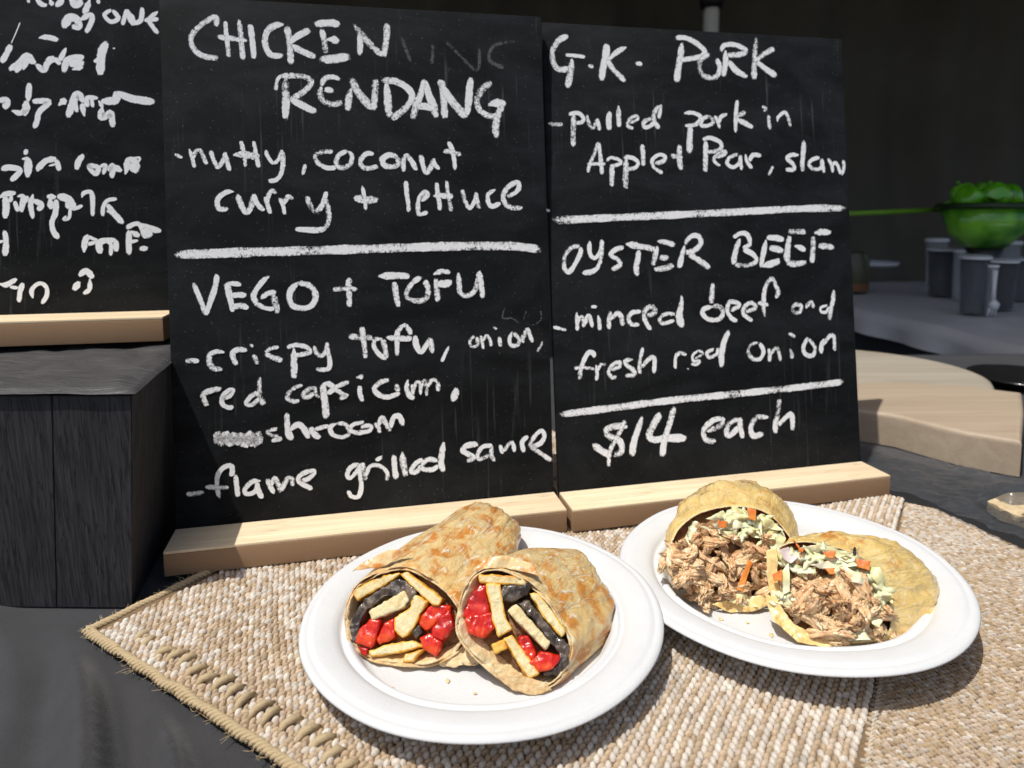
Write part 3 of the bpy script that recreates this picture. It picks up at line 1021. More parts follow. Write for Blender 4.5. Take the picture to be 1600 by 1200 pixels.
# third board on the box
b3l = at(0, 542, BT + .0085); b3r = at(256, 533, BT + .0085)
y3 = math.atan2(b3r[1] - b3l[1], b3r[0] - b3l[0]); W3 = .40; u3 = np.array([cos(y3), sin(y3), 0]); v3 = np.array([-sin(y3), cos(y3), 0])
o3 = b3r - u3 * W3; hb3 = .0215; d3 = .042; lean3 = .09
pn3 = -v3 * cos(lean3) + ZV * sin(lean3); po3 = o3 + v3 * d3 + ZV * hb3; up3 = v3 * sin(lean3) + ZV * cos(lean3)
def f3(x, y): q = on_plane(x, y, po3, pn3) - po3; return q @ u3, q @ up3
chalkboard(tuple(o3), y3, W3, .43, d3, hb3, lean3, 'T', None, 'chalkboard with hurried white writing, standing on the black box', f3)

# ------------------------------------------------------------------ woven mats
MO = np.array([-0.28071567, 0.426783]); MU = np.array([.83509529, -.55010531]); MV = np.array([.55010531, .83509529])
def nub_template(n=7):
    v = []; f = []
    for r, z in ((1.0, -.3), (.86, .45), (.45, .86)):
        for k in range(n): v.append((r * cos(2 * pi * k / n), r * sin(2 * pi * k / n), z))
    v.append((0, 0, 1.0))
    for a in range(2):
        for k in range(n): f.append((a * n + k, a * n + (k + 1) % n, (a + 1) * n + (k + 1) % n, (a + 1) * n + k))
    for k in range(n): f.append((2 * n + k, 2 * n + (k + 1) % n, 3 * n))
    return np.array(v), f
def build_nubs(name, C, ax, len_, wid, hei, colors, m, parent):
    T, F = nub_template(); nT = len(T); n = len(C)
    ca, sa = np.cos(ax)[:, None], np.sin(ax)[:, None]
    X = T[None, :, 0] * len_[:, None]; Y = T[None, :, 1] * wid[:, None]
    vx = C[:, 0:1] + X * ca - Y * sa; vy = C[:, 1:2] + X * sa + Y * ca; vz = C[:, 2:3] + T[None, :, 2] * hei[:, None]
    V = np.stack([vx, vy, vz], 2).reshape(-1, 3)
    q = np.array([f for f in F if len(f) == 4]); t = np.array([f for f in F if len(f) == 3])
    off = (np.arange(n) * nT)[:, None, None]
    Q = (q[None] + off).reshape(-1, 4); Tt = (t[None] + off).reshape(-1, 3)
    me = bpy.data.meshes.new(name); me.vertices.add(len(V)); me.vertices.foreach_set('co', V.ravel())
    nl = Q.size + Tt.size; me.loops.add(nl); me.loops.foreach_set('vertex_index', np.concatenate([Q.ravel(), Tt.ravel()]).astype(np.int32))
    npoly = len(Q) + len(Tt); me.polygons.add(npoly)
    ls = np.concatenate([np.arange(len(Q)) * 4, len(Q) * 4 + np.arange(len(Tt)) * 3]).astype(np.int32); me.polygons.foreach_set('loop_start', ls)
    me.polygons.foreach_set('use_smooth', np.ones(npoly, bool)); me.update(calc_edges=True); me.validate()
    a = me.attributes.new('yarn', 'FLOAT_COLOR', 'POINT'); cc = np.repeat(np.c_[colors, np.ones(n)], nT, axis=0); a.data.foreach_set('color', cc.ravel())
    me.materials.append(m); o = bpy.data.objects.new(name, me); col.objects.link(o); o.parent = parent; o['kind'] = 'stuff'; return o
g = G('jute_yarn'); a = g.n('ShaderNodeAttribute', attribute_name='yarn'); c = g.co()
fb = g.noise(g.co(scale=(1, 1, 1)), 1600, 3, .7); g.col(g.mix(g.ramp(fb, [(.3, .0), (.7, .45)]), a.outputs['Color'], (.30, .20, .11)))
g.bump(fb, .0007, .8); g.set(Roughness=.8, Specular_IOR_Level=.25); M['yarn'] = g.m
M['matbase'] = simple('mat_underweave', (.20, .13, .07), .9, 300, .3, 900, .0005)
rng = np.random.default_rng(5)
CREAM = np.array([.76, .70, .62]); TAN = np.array([.57, .44, .30]); PINK = np.array([.66, .54, .42]); DK = np.array([.40, .30, .19])
UB = .447; VM = .532
def und(uu, vv): # gentle undulation of the mat
    return .0012 * np.sin(uu * 31 + vv * 13) * np.exp(-(vv / .5)) + .0010 * np.sin(vv * 44 + uu * 9)
def coarse_mat():
    root = empty('woven_jute_mat', (MO[0], MO[1], -.004), math.atan2(MU[1], MU[0]))
    bv = []; nb1, nb2 = 60, 80
    for j in range(nb2):
        for i in range(nb1):
            uu = (UB - .004) * i / (nb1 - 1); vv = (VM - .006) * j / (nb2 - 1); bv.append((uu, vv, .0012 + float(und(uu, vv))))
    bf = [(j * nb1 + i, j * nb1 + i + 1, (j + 1) * nb1 + i + 1, (j + 1) * nb1 + i) for j in range(nb2 - 1) for i in range(nb1 - 1)]
    mesh_obj('backing', bv, bf, M['matbase'], root)
    pu, pv = .00325, .0050
    ii, jj = np.meshgrid(np.arange(int((UB - .013) / pu)), np.arange(int((VM - .006) / pv)), indexing='ij'); ii = ii.ravel(); jj = jj.ravel()
    uu = .012 + ii * pu + rng.normal(0, .00022, ii.size); vv = .006 + (jj + .5 * (ii % 2)) * pv + rng.normal(0, .0003, ii.size)
    # woven rows wander
    uu = uu + .0014 * np.sin(vv * 40 + uu * 12); vv = vv + .0012 * np.sin(uu * 47)
    par = ii % 2
    zone = np.array([mnoise.noise(Vector((a * 11, b * 9, 0))) for a, b in zip(uu, vv)])
    stripe = 1 / (1 + np.exp(-((uu - .27) * 60)))            # clear stripes toward the right
    stripe = np.clip(stripe * (zone > -.22) + .12, 0, 1)
    pc = np.where(par == 0, .34 + .62 * stripe, .24 - .22 * stripe) + .18 * zone
    # bands of lighter yarn
    pc = pc + .30 * (np.sin(vv * 62 + uu * 20) > .86) * (1 - stripe)
    isc = rng.random(ii.size) < pc
    colr = np.where(isc[:, None], CREAM, np.where((rng.random(ii.size) < .30)[:, None], PINK, TAN))
    colr = colr * (1 + rng.normal(0, .10, ii.size))[:, None]; colr = np.clip(colr, .03, .85)
    z = .0016 + und(uu, vv) + np.where(isc, .0004, 0) + rng.normal(0, .00012, ii.size)
    ang = pi / 2 + np.where(par == 0, .42, -.42) + rng.normal(0, .14, ii.size)
    n = ii.size
    build_nubs('woven_knots', np.c_[uu, vv, z], ang, np.full(n, .00295) * rng.uniform(.9, 1.1, n), np.where(isc, .00195, .00165), np.full(n, .0019), colr, M['yarn'], root)
    # braided hem along the front edge and the short side
    bm = bmesh.new()
    for ph in (0, 2.1, 4.2):
        pts = [(.0 + u_, .0025 + .0014 * nz(u_, 0, 1, 70) + .0021 * sin(u_ * 620 + 1.5 * nz(u_, 2, 0, 50) + ph), .0030 + .0016 * cos(u_ * 620 + ph)) for u_ in np.arange(0, UB, .0013)]
        tube(bm, pts, .0014, 6)
        pts = [(.0022 + .0014 * nz(v_, 4, 1, 70) + .0020 * sin(v_ * 620 + ph), v_, .0030 + .0014 * cos(v_ * 620 + ph)) for v_ in np.arange(.004, VM, .0014)]
        tube(bm, pts, .0013, 6)
    bm_obj('braided_hem', bm, M['hem'], root)
    # loose fibres along the hem
    rf = random.Random(8); bm = bmesh.new()
    for k in range(420):
        if rf.random() < .7: p = Vector((rf.uniform(0, UB), rf.uniform(-.001, .004), rf.uniform(.001, .005))); dd = Vector((rf.uniform(-1, 1), rf.uniform(-1.3, .4), rf.uniform(-.1, .5)))
        else: p = Vector((rf.uniform(-.001, .004), rf.uniform(0, .12), rf.uniform(.001, .005))); dd = Vector((rf.uniform(-1.3, .4), rf.uniform(-1, 1), rf.uniform(-.1, .5)))
        L = rf.uniform(.002, .006); e2 = Vector((rf.uniform(-1, 1), rf.uniform(-1, 1), rf.uniform(-.2, .5))) * L * .5
        tube(bm, [p, p + dd * L * .5, p + dd * L + e2], [.00022, .00018, .00008], 4)
    fo = bm_obj('loose_fibres', bm, M['hem'], root); fo['kind'] = 'stuff'
    # folded stitch bars
    r2 = random.Random(3); u_ = .040
    bars = []
    while u_ < UB - .02:
        bm = bmesh.new(); L = r2.uniform(.012, .016); y0 = r2.uniform(.010, .014); sk = r2.uniform(-.004, .006)
        tube(bm, [(u_ + .2 * sk, y0, .002), (u_ + .3 * sk, y0 + .004, .0052), (u_ + .7 * sk, y0 + L * .6, .0056), (u_ + sk, y0 + L, .0022)], [.0012, .0021, .0022, .0012], 8)
        bm_obj('stitch_bar', bm, M['hem'], root); u_ += r2.uniform(.0095, .0135)
    tag(root, 'cream and tan woven jute mat with braided hem, under the left plate', 'mat')
g = G('hem_jute'); fb = g.noise(g.co(), 1500, 3, .7); g.col(g.mix(fb, (.40, .29, .15), (.70, .56, .35))); g.bump(fb, .001, .8); g.set(Roughness=.85); M['hem'] = g.m
coarse_mat()
def fine_mat():
    root = empty('fine_woven_mat', (MO[0], MO[1], -.0046), math.atan2(MU[1], MU[0]))
    poly_v = lambda uu: .530 - .05 * max(0, (uu - .47)) / .06  # far edge falls away to the right
    nb1, nb2 = 40, 90; bv = []
    for j in range(nb2):
        for i in range(nb1):
            uu = UB - .004 + .42 * i / (nb1 - 1); vv = -.10 + (poly_v(uu) + .10) * j / (nb2 - 1); bv.append((uu, vv, .0006))
    bf = [(j * nb1 + i, j * nb1 + i + 1, (j + 1) * nb1 + i + 1, (j + 1) * nb1 + i) for j in range(nb2 - 1) for i in range(nb1 - 1)]
    mesh_obj('backing', bv, bf, M['matbase'], root)
    pu, pv = .0036, .0021
    ii, jj = np.meshgrid(np.arange(int(.26 / pu)), np.arange(int(.64 / pv)), indexing='ij'); ii = ii.ravel(); jj = jj.ravel()
    uu = UB - .001 + ii * pu + rng.normal(0, .0005, ii.size) + .0018 * (jj % 2); vv = -.10 + jj * pv + .0007 * np.sin(uu * 90)
    keep = vv < np.array([poly_v(q) for q in uu]) - .003; uu, vv, jj = uu[keep], vv[keep], jj[keep]
    n = len(uu); zone = np.array([mnoise.noise(Vector((a * 14, b * 14, 3))) for a, b in zip(uu, vv)])
    far = np.clip((vv - .30) / .2, 0, 1)
    cr = rng.random(n) < .14 + .30 * far + .15 * zone
    colr = np.where(cr[:, None], CREAM * .88, np.where((rng.random(n) < .6)[:, None], PINK * .86, DK * 1.2)) * (1 + rng.normal(0, .12, n))[:, None]
    build_nubs('fine_knots', np.c_[uu, vv, .0011 + rng.normal(0, .0001, n)], rng.normal(0, .15, n), np.full(n, .0021), np.full(n, .00098), np.full(n, .0011), np.clip(colr, .03, .8), M['yarn'], root)
    bm = bmesh.new()
    for ph in (0, pi):
        tube(bm, [(UB + .0005 + .0009 * sin(v_ * 900 + ph), v_, .0012 + .0005 * cos(v_ * 900 + ph)) for v_ in np.arange(-.10, .40, .0012)], .0006, 6)
    bm_obj('edge_cord', bm, M['hem2'], root)
    tag(root, 'brown fine-ribbed mat along the right side, under the right plate', 'mat')
g = G('pale_cord'); fb = g.noise(g.co(), 1500, 3, .7); g.col(g.mix(fb, (.5, .42, .3), (.75, .70, .6))); g.bump(fb, .001, .8); g.set(Roughness=.85); M['hem2'] = g.m
fine_mat()

# ------------------------------------------------------------------ plates
PROF = [(0.0, .0030), (.03, .0030), (.060, .0030), (.0745, .0032), (.0782, .0042), (.0808, .0085), (.0832, .0128), (.0850, .0146), (.0866, .0151), (.0878, .0146),
        (.0888, .0138), (.0900, .0140), (.0912, .0156), (.0930, .0172), (.096, .0183), (.101, .0193), (.1055, .0198), (.1078, .0197), (.1090, .0190), (.1102, .0189), (.1115, .0193), (.1135, .0188), (.1146, .0178), (.1150, .0170),
        (.1146, .0168), (.1133, .0179), (.1105, .0181), (.1078, .0187), (.101, .0184), (.0955, .0172), (.0920, .0152), (.0905, .0130), (.0885, .0128), (.0865, .0138),
        (.0838, .0112), (.0805, .0062), (.0775, .0020), (.074, .0004), (.05, 0), (0, 0)]
def plate(name, loc, tx, ty, label):
    r = empty(name, loc); r.rotation_euler = (math.atan(ty), -math.atan(tx), 0)
    n = 160; prof = [(max(a, 1e-4), b) for a, b in PROF]
    o = lathe('plate_body', prof, M['pulp'], r, n)
    # raised wordless rings are part of the pressed profile; give the rim a slight hand-pressed unevenness
    for v in o.data.vertices:
        a = math.atan2(v.co.y, v.co.x); rr = math.hypot(v.co.x, v.co.y)
        if rr > .08: v.co.z += .0004 * sin(3 * a + 1) + .0003 * sin(7 * a)
    tag(r, label, 'plate', 'white pressed paper plates'); return r
PL1 = np.array([-.0141, .4195]); PL2 = np.array([.1988, .4605])
plate('paper_plate', (PL1[0], PL1[1], .0018), .012, 0, 'white paper plate holding the tofu and capsicum wrap halves')
plate('paper_plate', (PL2[0], PL2[1], .0046), .036, -.003, 'white paper plate holding the pulled pork wrap halves')
def floor_z(which, x, y):
    if which == 1: return .0018 + .0032 + .012 * (x - PL1[0])
    return .0046 + .0032 + .036 * (x - PL2[0])

# ------------------------------------------------------------------ wraps
def frame(u, v, z, az, tilt):
    """cut plane through the picture point (u,v) at height z; normal has azimuth az from -Y and leans up by tilt"""
    o = at(u, v, z); n = np.array([sin(az) * cos(tilt), -cos(az) * cos(tilt), sin(tilt)]); return o, n
def shell(name, parent, poly, o, n, end, expo, m, which, seed, thick=.0008, layers=(0, .0016), rag=.0042, dome=0, wr=.0018, endw=1.0, K=54, N=150, sag=0.0, seam=None):
    ring = np.array([on_plane(x, y, o, n) for x, y in poly]); ring = catmull(ring, N)
    c0 = ring.mean(0); c1 = np.array(end)
    if seam is not None:
        sA, sB = np.array(seam[0]), np.array(seam[1]); c1 = (sA + sB) / 2; sd = (sA - sB); sl = np.linalg.norm(sd); sd /= sl
        ext0 = max(abs((ring - c0) @ sd)); keep = sl / 2 / ext0
    for li, inset in enumerate(layers):
        verts = []; uv = []; mi = []
        for side in (0, 1):
            for j in range(K + 1):
                s = (j / K) ** .9
                s = min(s, 1.0)
                prof = (1 - s ** expo) ** .5 if s < 1 else 0
                prof *= (1 + dome * sin(pi * min(1, s * 1.1)))
                c = c0 + (c1 - c0) * s
                for i in range(N):
                    rel = ring[i] - c0; L = np.linalg.norm(rel); dirn = rel / L
                    if seam is None: q = c + rel * prof
                    else:
                        al = rel @ sd; kk = 1 + (keep - 1) * s ** 1.5
                        q = c + sd * al * kk + (rel - sd * al) * prof
                    q[2] -= sag * sin(pi * s) * (1 if rel[2] > 0 else 0)
                    # shrink for inset/inner side
                    ins = inset + (thick if side else 0)
                    q -= dirn * min(ins, L * prof * .9)
                    # ragged front edge
                    if s < .15:
                        rg = rag * (mnoise.noise(Vector((i * .11 + seed * 7, li * 5.3, 0))) + .5 * mnoise.noise(Vector((i * .33, li * 3 + seed, 4))))
                        q += n * rg * (1 - s / .15)
                    # wrinkles
                    a = i / N * 2 * pi
                    wv = wr * (mnoise.noise(Vector((q[0] * 55 + seed, q[1] * 55, q[2] * 55))) + .55 * mnoise.noise(Vector((cos(a) * 5, sin(a) * 5 + seed, s * 5))) + .5 * (1 - abs(mnoise.noise(Vector((cos(a) * 9 + seed, sin(a) * 9, s * 2.5 + li))) * 2)))
                    q += dirn * wv * min(1, .12 + s * 5)
                    fz = floor_z(which, q[0], q[1]) + .0003 + (ins if True else 0) * .6
                    # keep clear of plate well wall
                    if q[2] < fz: q[2] = fz + .0002 * (i % 3)
                    verts.append(q); uv.append((i / N * .55 if i < N else .55, s))
        faces = []; mi = []
        R = (K + 1) * N
        for j in range(K):
            for i in range(N):
                i2 = (i + 1) % N
                faces.append((j * N + i, j * N + i2, (j + 1) * N + i2, (j + 1) * N + i)); mi.append(0)
                faces.append((R + j * N + i2, R + j * N + i, R + (j + 1) * N + i, R + (j + 1) * N + i2)); mi.append(1)
        for i in range(N):
            i2 = (i + 1) % N; faces.append((i2, i, R + i, R + i2)); mi.append(1)
        uvs = np.array(uv); th = (np.arange(len(uvs)) % N) / N * 2 * pi
        uvs = np.c_[.25 * np.cos(th) + .25 * np.sin(th) * .3, uvs[:, 1] + .1 * np.sin(th)]
        mesh_obj(name if li == 0 else 'roti_layer', verts, faces, [m, M['pastry_in']], parent, True, mi, uvs)
    return ring, c0
def piece(name, parent, px_, o, n, front, depth, mats, seed, amp=.00055, bev=.0010, cuts=2, wav=0, wavs=90, shift=None):
    """a cut piece: polygon on the cut plane pushed out by front and extruded inwards by depth"""
    P = [on_plane(x, y, o, n) + n * front for x, y in px_]
    if shift is not None: P = [p + shift for p in P]
    c = np.mean(P, 0); Q = []; rw = random.Random(seed * 13)
    for k_ in range(len(P)):
        a_, b_ = P[k_], P[(k_ + 1) % len(P)]; L_ = np.linalg.norm(b_ - a_); m_n = 1 + int(L_ / .004)
        perp = np.cross(n, (b_ - a_) / max(L_, 1e-9))
        for t_ in range(m_n): Q.append(a_ + (b_ - a_) * t_ / m_n + (perp * rw.uniform(-1, 1) * .00022 if t_ else 0))
    P = Q
    bm = bmesh.new(); vs = [bm.verts.new(p - c) for p in P]; f = bm.faces.new(vs); bm.normal_update()
    if np.array(f.normal) @ n < 0: f.normal_flip()
    r = bmesh.ops.extrude_face_region(bm, geom=[f])
    nv = [g_ for g_ in r['geom'] if isinstance(g_, bmesh.types.BMVert)]
    for v in nv: v.co -= Vector(n) * depth
    bmesh.ops.recalc_face_normals(bm, faces=bm.faces)
    if bev: bmesh.ops.bevel(bm, geom=list(bm.edges), offset=bev, segments=2, profile=.6, affect='EDGES', clamp_overlap=True)
    bmesh.ops.triangulate(bm, faces=[f_ for f_ in bm.faces if len(f_.verts) > 4])
    for _ in range(cuts):
        es = [e for e in bm.edges if e.calc_length() > .0016]
        if es: bmesh.ops.subdivide_edges(bm, edges=es, cuts=1, use_grid_fill=True)
        bmesh.ops.triangulate(bm, faces=[f_ for f_ in bm.faces if len(f_.verts) > 4])
    bm.normal_update()
    for v in bm.verts:
        q = v.co
        d = amp * (mnoise.noise(q * 420 + Vector((seed, 0, 0))) + 1.0 * mnoise.noise(q * 170 + Vector((seed, 5, 0))))
        v.co = q + v.normal * d
        if wav: v.co += Vector(n) * wav * mnoise.noise(q * wavs + Vector((0, seed * 2.3, 0)))
    bm.normal_update()
    if len(mats) > 1:
        PP = np.array(P) - c
        def dedge(q):
            best = 9
            for k_ in range(len(PP)):
                a_, b_ = PP[k_], PP[(k_ + 1) % len(PP)]; ab = b_ - a_; t_ = min(1, max(0, ((q - a_) @ ab) / max(ab @ ab, 1e-12))); r__ = a_ + ab * t_ - q; r__ = r__ - n * (r__ @ n); best = min(best, np.linalg.norm(r__))
            return best
        for f_ in bm.faces:
            q_ = np.array(f_.calc_center_median())
            f_.material_index = 0 if (np.array(f_.normal) @ n > .45 and dedge(q_) > .0009 + .0006 * mnoise.noise(Vector(q_) * 200 + Vector((seed, 0, 0)))) else 1
    ob = bm_obj(name, bm, mats, parent); ob.location = Vector(c); return ob
def Z(L, x0, y0, s): return [(x0 + x / s, y0 + y / s) for x, y in L]
def backing(parent, poly, o, n, depth, seed, bulge=.004):  # dark disc closing the wrap, inner shadow put into its colour
    ring = np.array([on_plane(x, y, o, n) for x, y in poly]); ring = catmull(ring, 60); c = ring.mean(0)
    v = [c - n * depth + n * bulge]; K = 10
    for k in range(1, K + 1):
        for i in range(60):
            q = c + (ring[i] - c) * .97 * k / K - n * depth + n * bulge * (1 - (k / K) ** 2)
            q = q + n * .0025 * mnoise.noise(Vector(q * 160)); v.append(q)
    f = [(0, 1 + i, 1 + (i + 1) % 60) for i in range(60)]
    for k in range(K - 1):
        for i in range(60): i2 = (i + 1) % 60; f.append((1 + k * 60 + i, 1 + (k + 1) * 60 + i, 1 + (k + 1) * 60 + i2, 1 + k * 60 + i2))
    return mesh_obj('filling_shade_base', v, f, M['filling'], parent)

TOFU = [M['tofu_in'], M['tofu_skin']]; CAP = [M['capsicum']]; MUS = [M['mushroom']]
def wrapA():
    root = empty('tofu_wrap_half', tuple(at(640, 1030, .006)))
    inv = -np.array(root.location)
    sub = Sub(root)
    o, n = frame(640, 1043, .0065, -.20, radians(34))
    poly = [(538, 968), (550, 921), (585, 897), (630, 884), (675, 903), (708, 930), (726, 965), (724, 1010), (680, 1040), (630, 1042), (579, 1034), (555, 1017), (543, 997)]
    ring, c0 = shell('roti_wrapper', sub, poly, o, n, at(764, 812, .028), 5.5, M['pastryA'], 1, 1.3, dome=.06, seam=(at(742, 783, .047), at(796, 846, .016)), wr=.0018)
    backing(sub, poly, o, n, .010, 1)
    z = lambda L: Z(L, 520, 840, 5.4545)
    piece('tofu_strip', sub, z([(170, 480), (200, 430), (440, 320), (560, 290), (585, 312), (440, 410), (210, 540)]), o, n, .0005, .014, TOFU, 1)
    piece('tofu_strip', sub, z([(575, 312), (640, 292), (940, 520), (905, 585), (850, 575), (620, 360)]), o, n, .0012, .016, TOFU, 2)
    piece('mushroom_slice', sub, z([(270, 530), (420, 430), (560, 340), (640, 380), (712, 450), (690, 560), (630, 600), (640, 480), (420, 515), (285, 620), (232, 720), (220, 860), (190, 930), (128, 850), (155, 700)]), o, n, .0004, .009, MUS, 3, .001, .0006)
    piece('tofu_strip', sub, z([(308, 632), (615, 452), (658, 540), (622, 590), (340, 708)]), o, n, .0022, .012, [M['tofu_in'], M['tofu_in']], 4)
    piece('tofu_strip', sub, z([(700, 480), (815, 540), (745, 660), (695, 780), (600, 860), (525, 790), (528, 680), (655, 600)]), o, n, .0012, .012, TOFU, 5)
    piece('capsicum_piece', sub, z([(230, 780), (330, 690), (415, 700), (365, 900), (330, 945), (195, 900)]), o, n, .0024, .010, CAP, 6, .0006, .0013)
    piece('capsicum_piece', sub, z([(378, 862), (440, 735), (530, 680), (532, 850), (400, 915)]), o, n, .0012, .010, CAP, 7, .0008, .0013)
    piece('capsicum_piece', sub, z([(715, 720), (840, 560), (1000, 585), (870, 745), (780, 805)]), o, n, -.001, .010, CAP, 8, .0008, .0013)
    piece('capsicum_piece', sub, z([(845, 800), (895, 700), (1005, 605), (1045, 760), (935, 885), (860, 845)]), o, n, .0022, .008, CAP, 9, .0008, .0013)
    piece('capsicum_piece', sub, z([(735, 860), (840, 820), (935, 890), (885, 1015), (785, 960)]), o, n, .0018, .009, CAP, 10, .0008, .0013)
    piece('capsicum_piece', sub, z([(205, 930), (310, 940), (285, 1015), (245, 990)]), o, n, .001, .007, CAP, 11, .0006, .001)
    piece('mushroom_slice', sub, z([(675, 800), (740, 745), (772, 820), (700, 868)]), o, n, .0016, .006, MUS, 12, .0006)
    piece('tofu_strip', sub, z([(308, 962), (500, 900), (680, 875), (775, 930), (640, 965), (400, 1012), (325, 1020)]), o, n, .0010, .012, TOFU, 13)
    piece('tofu_strip', sub, z([(600, 1060), (618, 990), (780, 948), (690, 1060)]), o, n, .0016, .008, TOFU, 14)
    piece('roti_flake', sub, [(548, 893), (572, 874), (610, 858), (640, 862), (600, 884), (560, 890)], o, n, -.002, .0012, [M['pastryA']], 15, .0005, .0003, wav=.003)
    piece('roti_flake', sub, [(680, 1035), (722, 1008), (770, 1024), (745, 1040), (690, 1042)], o, n, -.003, .0014, [M['pastry_in']], 16, .0008, .0003, wav=.003)
    tag(root, 'rear left half of the tofu, mushroom and capsicum wrap', 'wrap', 'cut wrap halves on paper plates'); return root
class Sub:
    pass
def Sub(root):
    # parts are built in world coordinates; a child matrix brings them back to the wrap's own origin
    return root
def wrapB():
    root = empty('tofu_wrap_half', tuple(at(800, 1070, .006)))
    o, n = frame(838, 1084, .0055, .02, radians(36))
    poly = Z([(57, 640), (98, 430), (200, 262), (390, 225), (600, 320), (770, 480), (905, 700), (935, 860), (860, 1045), (740, 1140), (600, 1175), (400, 1080), (200, 910), (85, 765)], 700, 840, 4.8)
    shell('roti_wrapper', root, poly, o, n, at(886, 898, .027), 6.5, M['pastryA'], 1, 4.7, dome=.03, seam=(at(912, 866, .038), at(894, 968, .012)), wr=.0019)
    backing(root, poly, o, n, .011, 2)
    z = lambda L: Z(L, 700, 840, 4.8)
    piece('tofu_strip', root, z([(228, 272), (560, 292), (592, 362), (238, 342)]), o, n, .0012, .014, TOFU, 21)
    piece('capsicum_piece', root, z([(108, 595), (158, 450), (240, 348), (292, 350), (312, 565), (240, 605)]), o, n, -.0008, .010, CAP, 22, .0009, .0014)
    piece('capsicum_piece', root, z([(118, 600), (330, 560), (348, 680), (262, 762), (150, 712)]), o, n, .0014, .010, CAP, 23, .001, .0014)
    piece('tofu_strip', root, z([(283, 345), (392, 352), (432, 600), (485, 690), (378, 748), (338, 640)]), o, n, .0018, .014, TOFU, 24)
    piece('mushroom_slice', root, z([(398, 362), (500, 348), (632, 345), (600, 440), (482, 482), (408, 472)]), o, n, .0010, .010, MUS, 25, .0012)
    piece('mushroom_slice', root, z([(515, 490), (612, 472), (720, 610), (830, 742), (908, 800), (905, 950), (842, 1045), (715, 1025), (800, 960), (835, 880), (760, 780), (640, 610)]), o, n, .0008, .010, MUS, 26, .001)
    piece('tofu_strip', root, z([(447, 552), (510, 492), (768, 790), (732, 848)]), o, n, .0030, .012, [M['tofu_in'], M['tofu_in']], 27)
    piece('tofu_strip', root, z([(605, 412), (682, 420), (795, 560), (885, 705), (850, 755), (720, 600)]), o, n, .0010, .014, TOFU, 28)
    piece('capsicum_piece', root, z([(518, 742), (600, 728), (664, 850), (640, 935), (560, 882)]), o, n, .0016, .010, CAP, 29, .0009, .0014)
    piece('capsicum_piece', root, z([(600, 935), (700, 848), (842, 885), (800, 985), (690, 1008)]), o, n, .0026, .010, CAP, 30, .0009, .0014)
    piece('tofu_strip', root, z([(412, 758), (480, 728), (688, 1020), (600, 1062)]), o, n, .0020, .012, TOFU, 31)
    piece('onion_piece', root, z([(325, 800), (420, 758), (455, 830), (352, 872)]), o, n, .0004, .008, [M['tofu_skin']], 32)
    piece('roti_flake', root, [(736, 893), (760, 872), (790, 868), (830, 880), (842, 900), (790, 888), (752, 890)], o, n, .001, .0012, [M['pastryA']], 33, .0005, .0003, wav=.003)
    piece('roti_flake', root, [(776, 1058), (800, 1052), (850, 1066), (862, 1078), (835, 1087), (800, 1078)], o, n, .0015, .0012, [M['pastry_in']], 34, .0006, .0003, wav=.002)
    tag(root, 'front right half of the tofu, mushroom and capsicum wrap', 'wrap', 'cut wrap halves on paper plates'); return root

def shred_meshes():
    out = []
    for k in range(7):
        rr = random.Random(40 + k); bm = bmesh.new(); bmesh.ops.create_icosphere(bm, subdivisions=4, radius=1)
        for v in bm.verts:
            c = v.co.copy(); ang = math.atan2(c.y, c.z)
            fib = .24 * mnoise.noise(Vector((cos(ang) * 3.5 + k, sin(ang) * 3.5, c.x * .7))) + .10 * mnoise.noise(Vector((cos(ang) * 9 + k, sin(ang) * 9, c.x * 1.5)))
            lump = .34 * mnoise.noise(c * 1.4 + Vector((k * 3, 0, 0)))
            tip = .9 + .5 * mnoise.noise(Vector((c.y * 4 + k, c.z * 4, 2)))
            v.co = Vector((c.x * 1.0 * (tip if abs(c.x) > .5 else 1), c.y * (.36 + fib * .8 + lump * .5), c.z * (.27 + fib * .8 + lump * .4)))
            v.co.z += .22 * math.sin(c.x * 1.8 + k) ; v.co.y += .12 * sin(c.x * 2.3 + 2 * k)
        me = bpy.data.meshes.new('pork_shred'); bm.to_mesh(me); bm.free(); me.materials.append(M['pork']); me.polygons.foreach_set('use_smooth', [True] * len(me.polygons)); out.append(me)
    return out
SHRED = shred_meshes()
def inside(pt, poly):
    x, y = pt; c = False
    for i in range(len(poly)):
        (x1, y1), (x2, y2) = poly[i], poly[i - 1]
        if (y1 > y) != (y2 > y) and x < (x2 - x1) * (y - y1) / (y2 - y1) + x1: c = not c
    return c
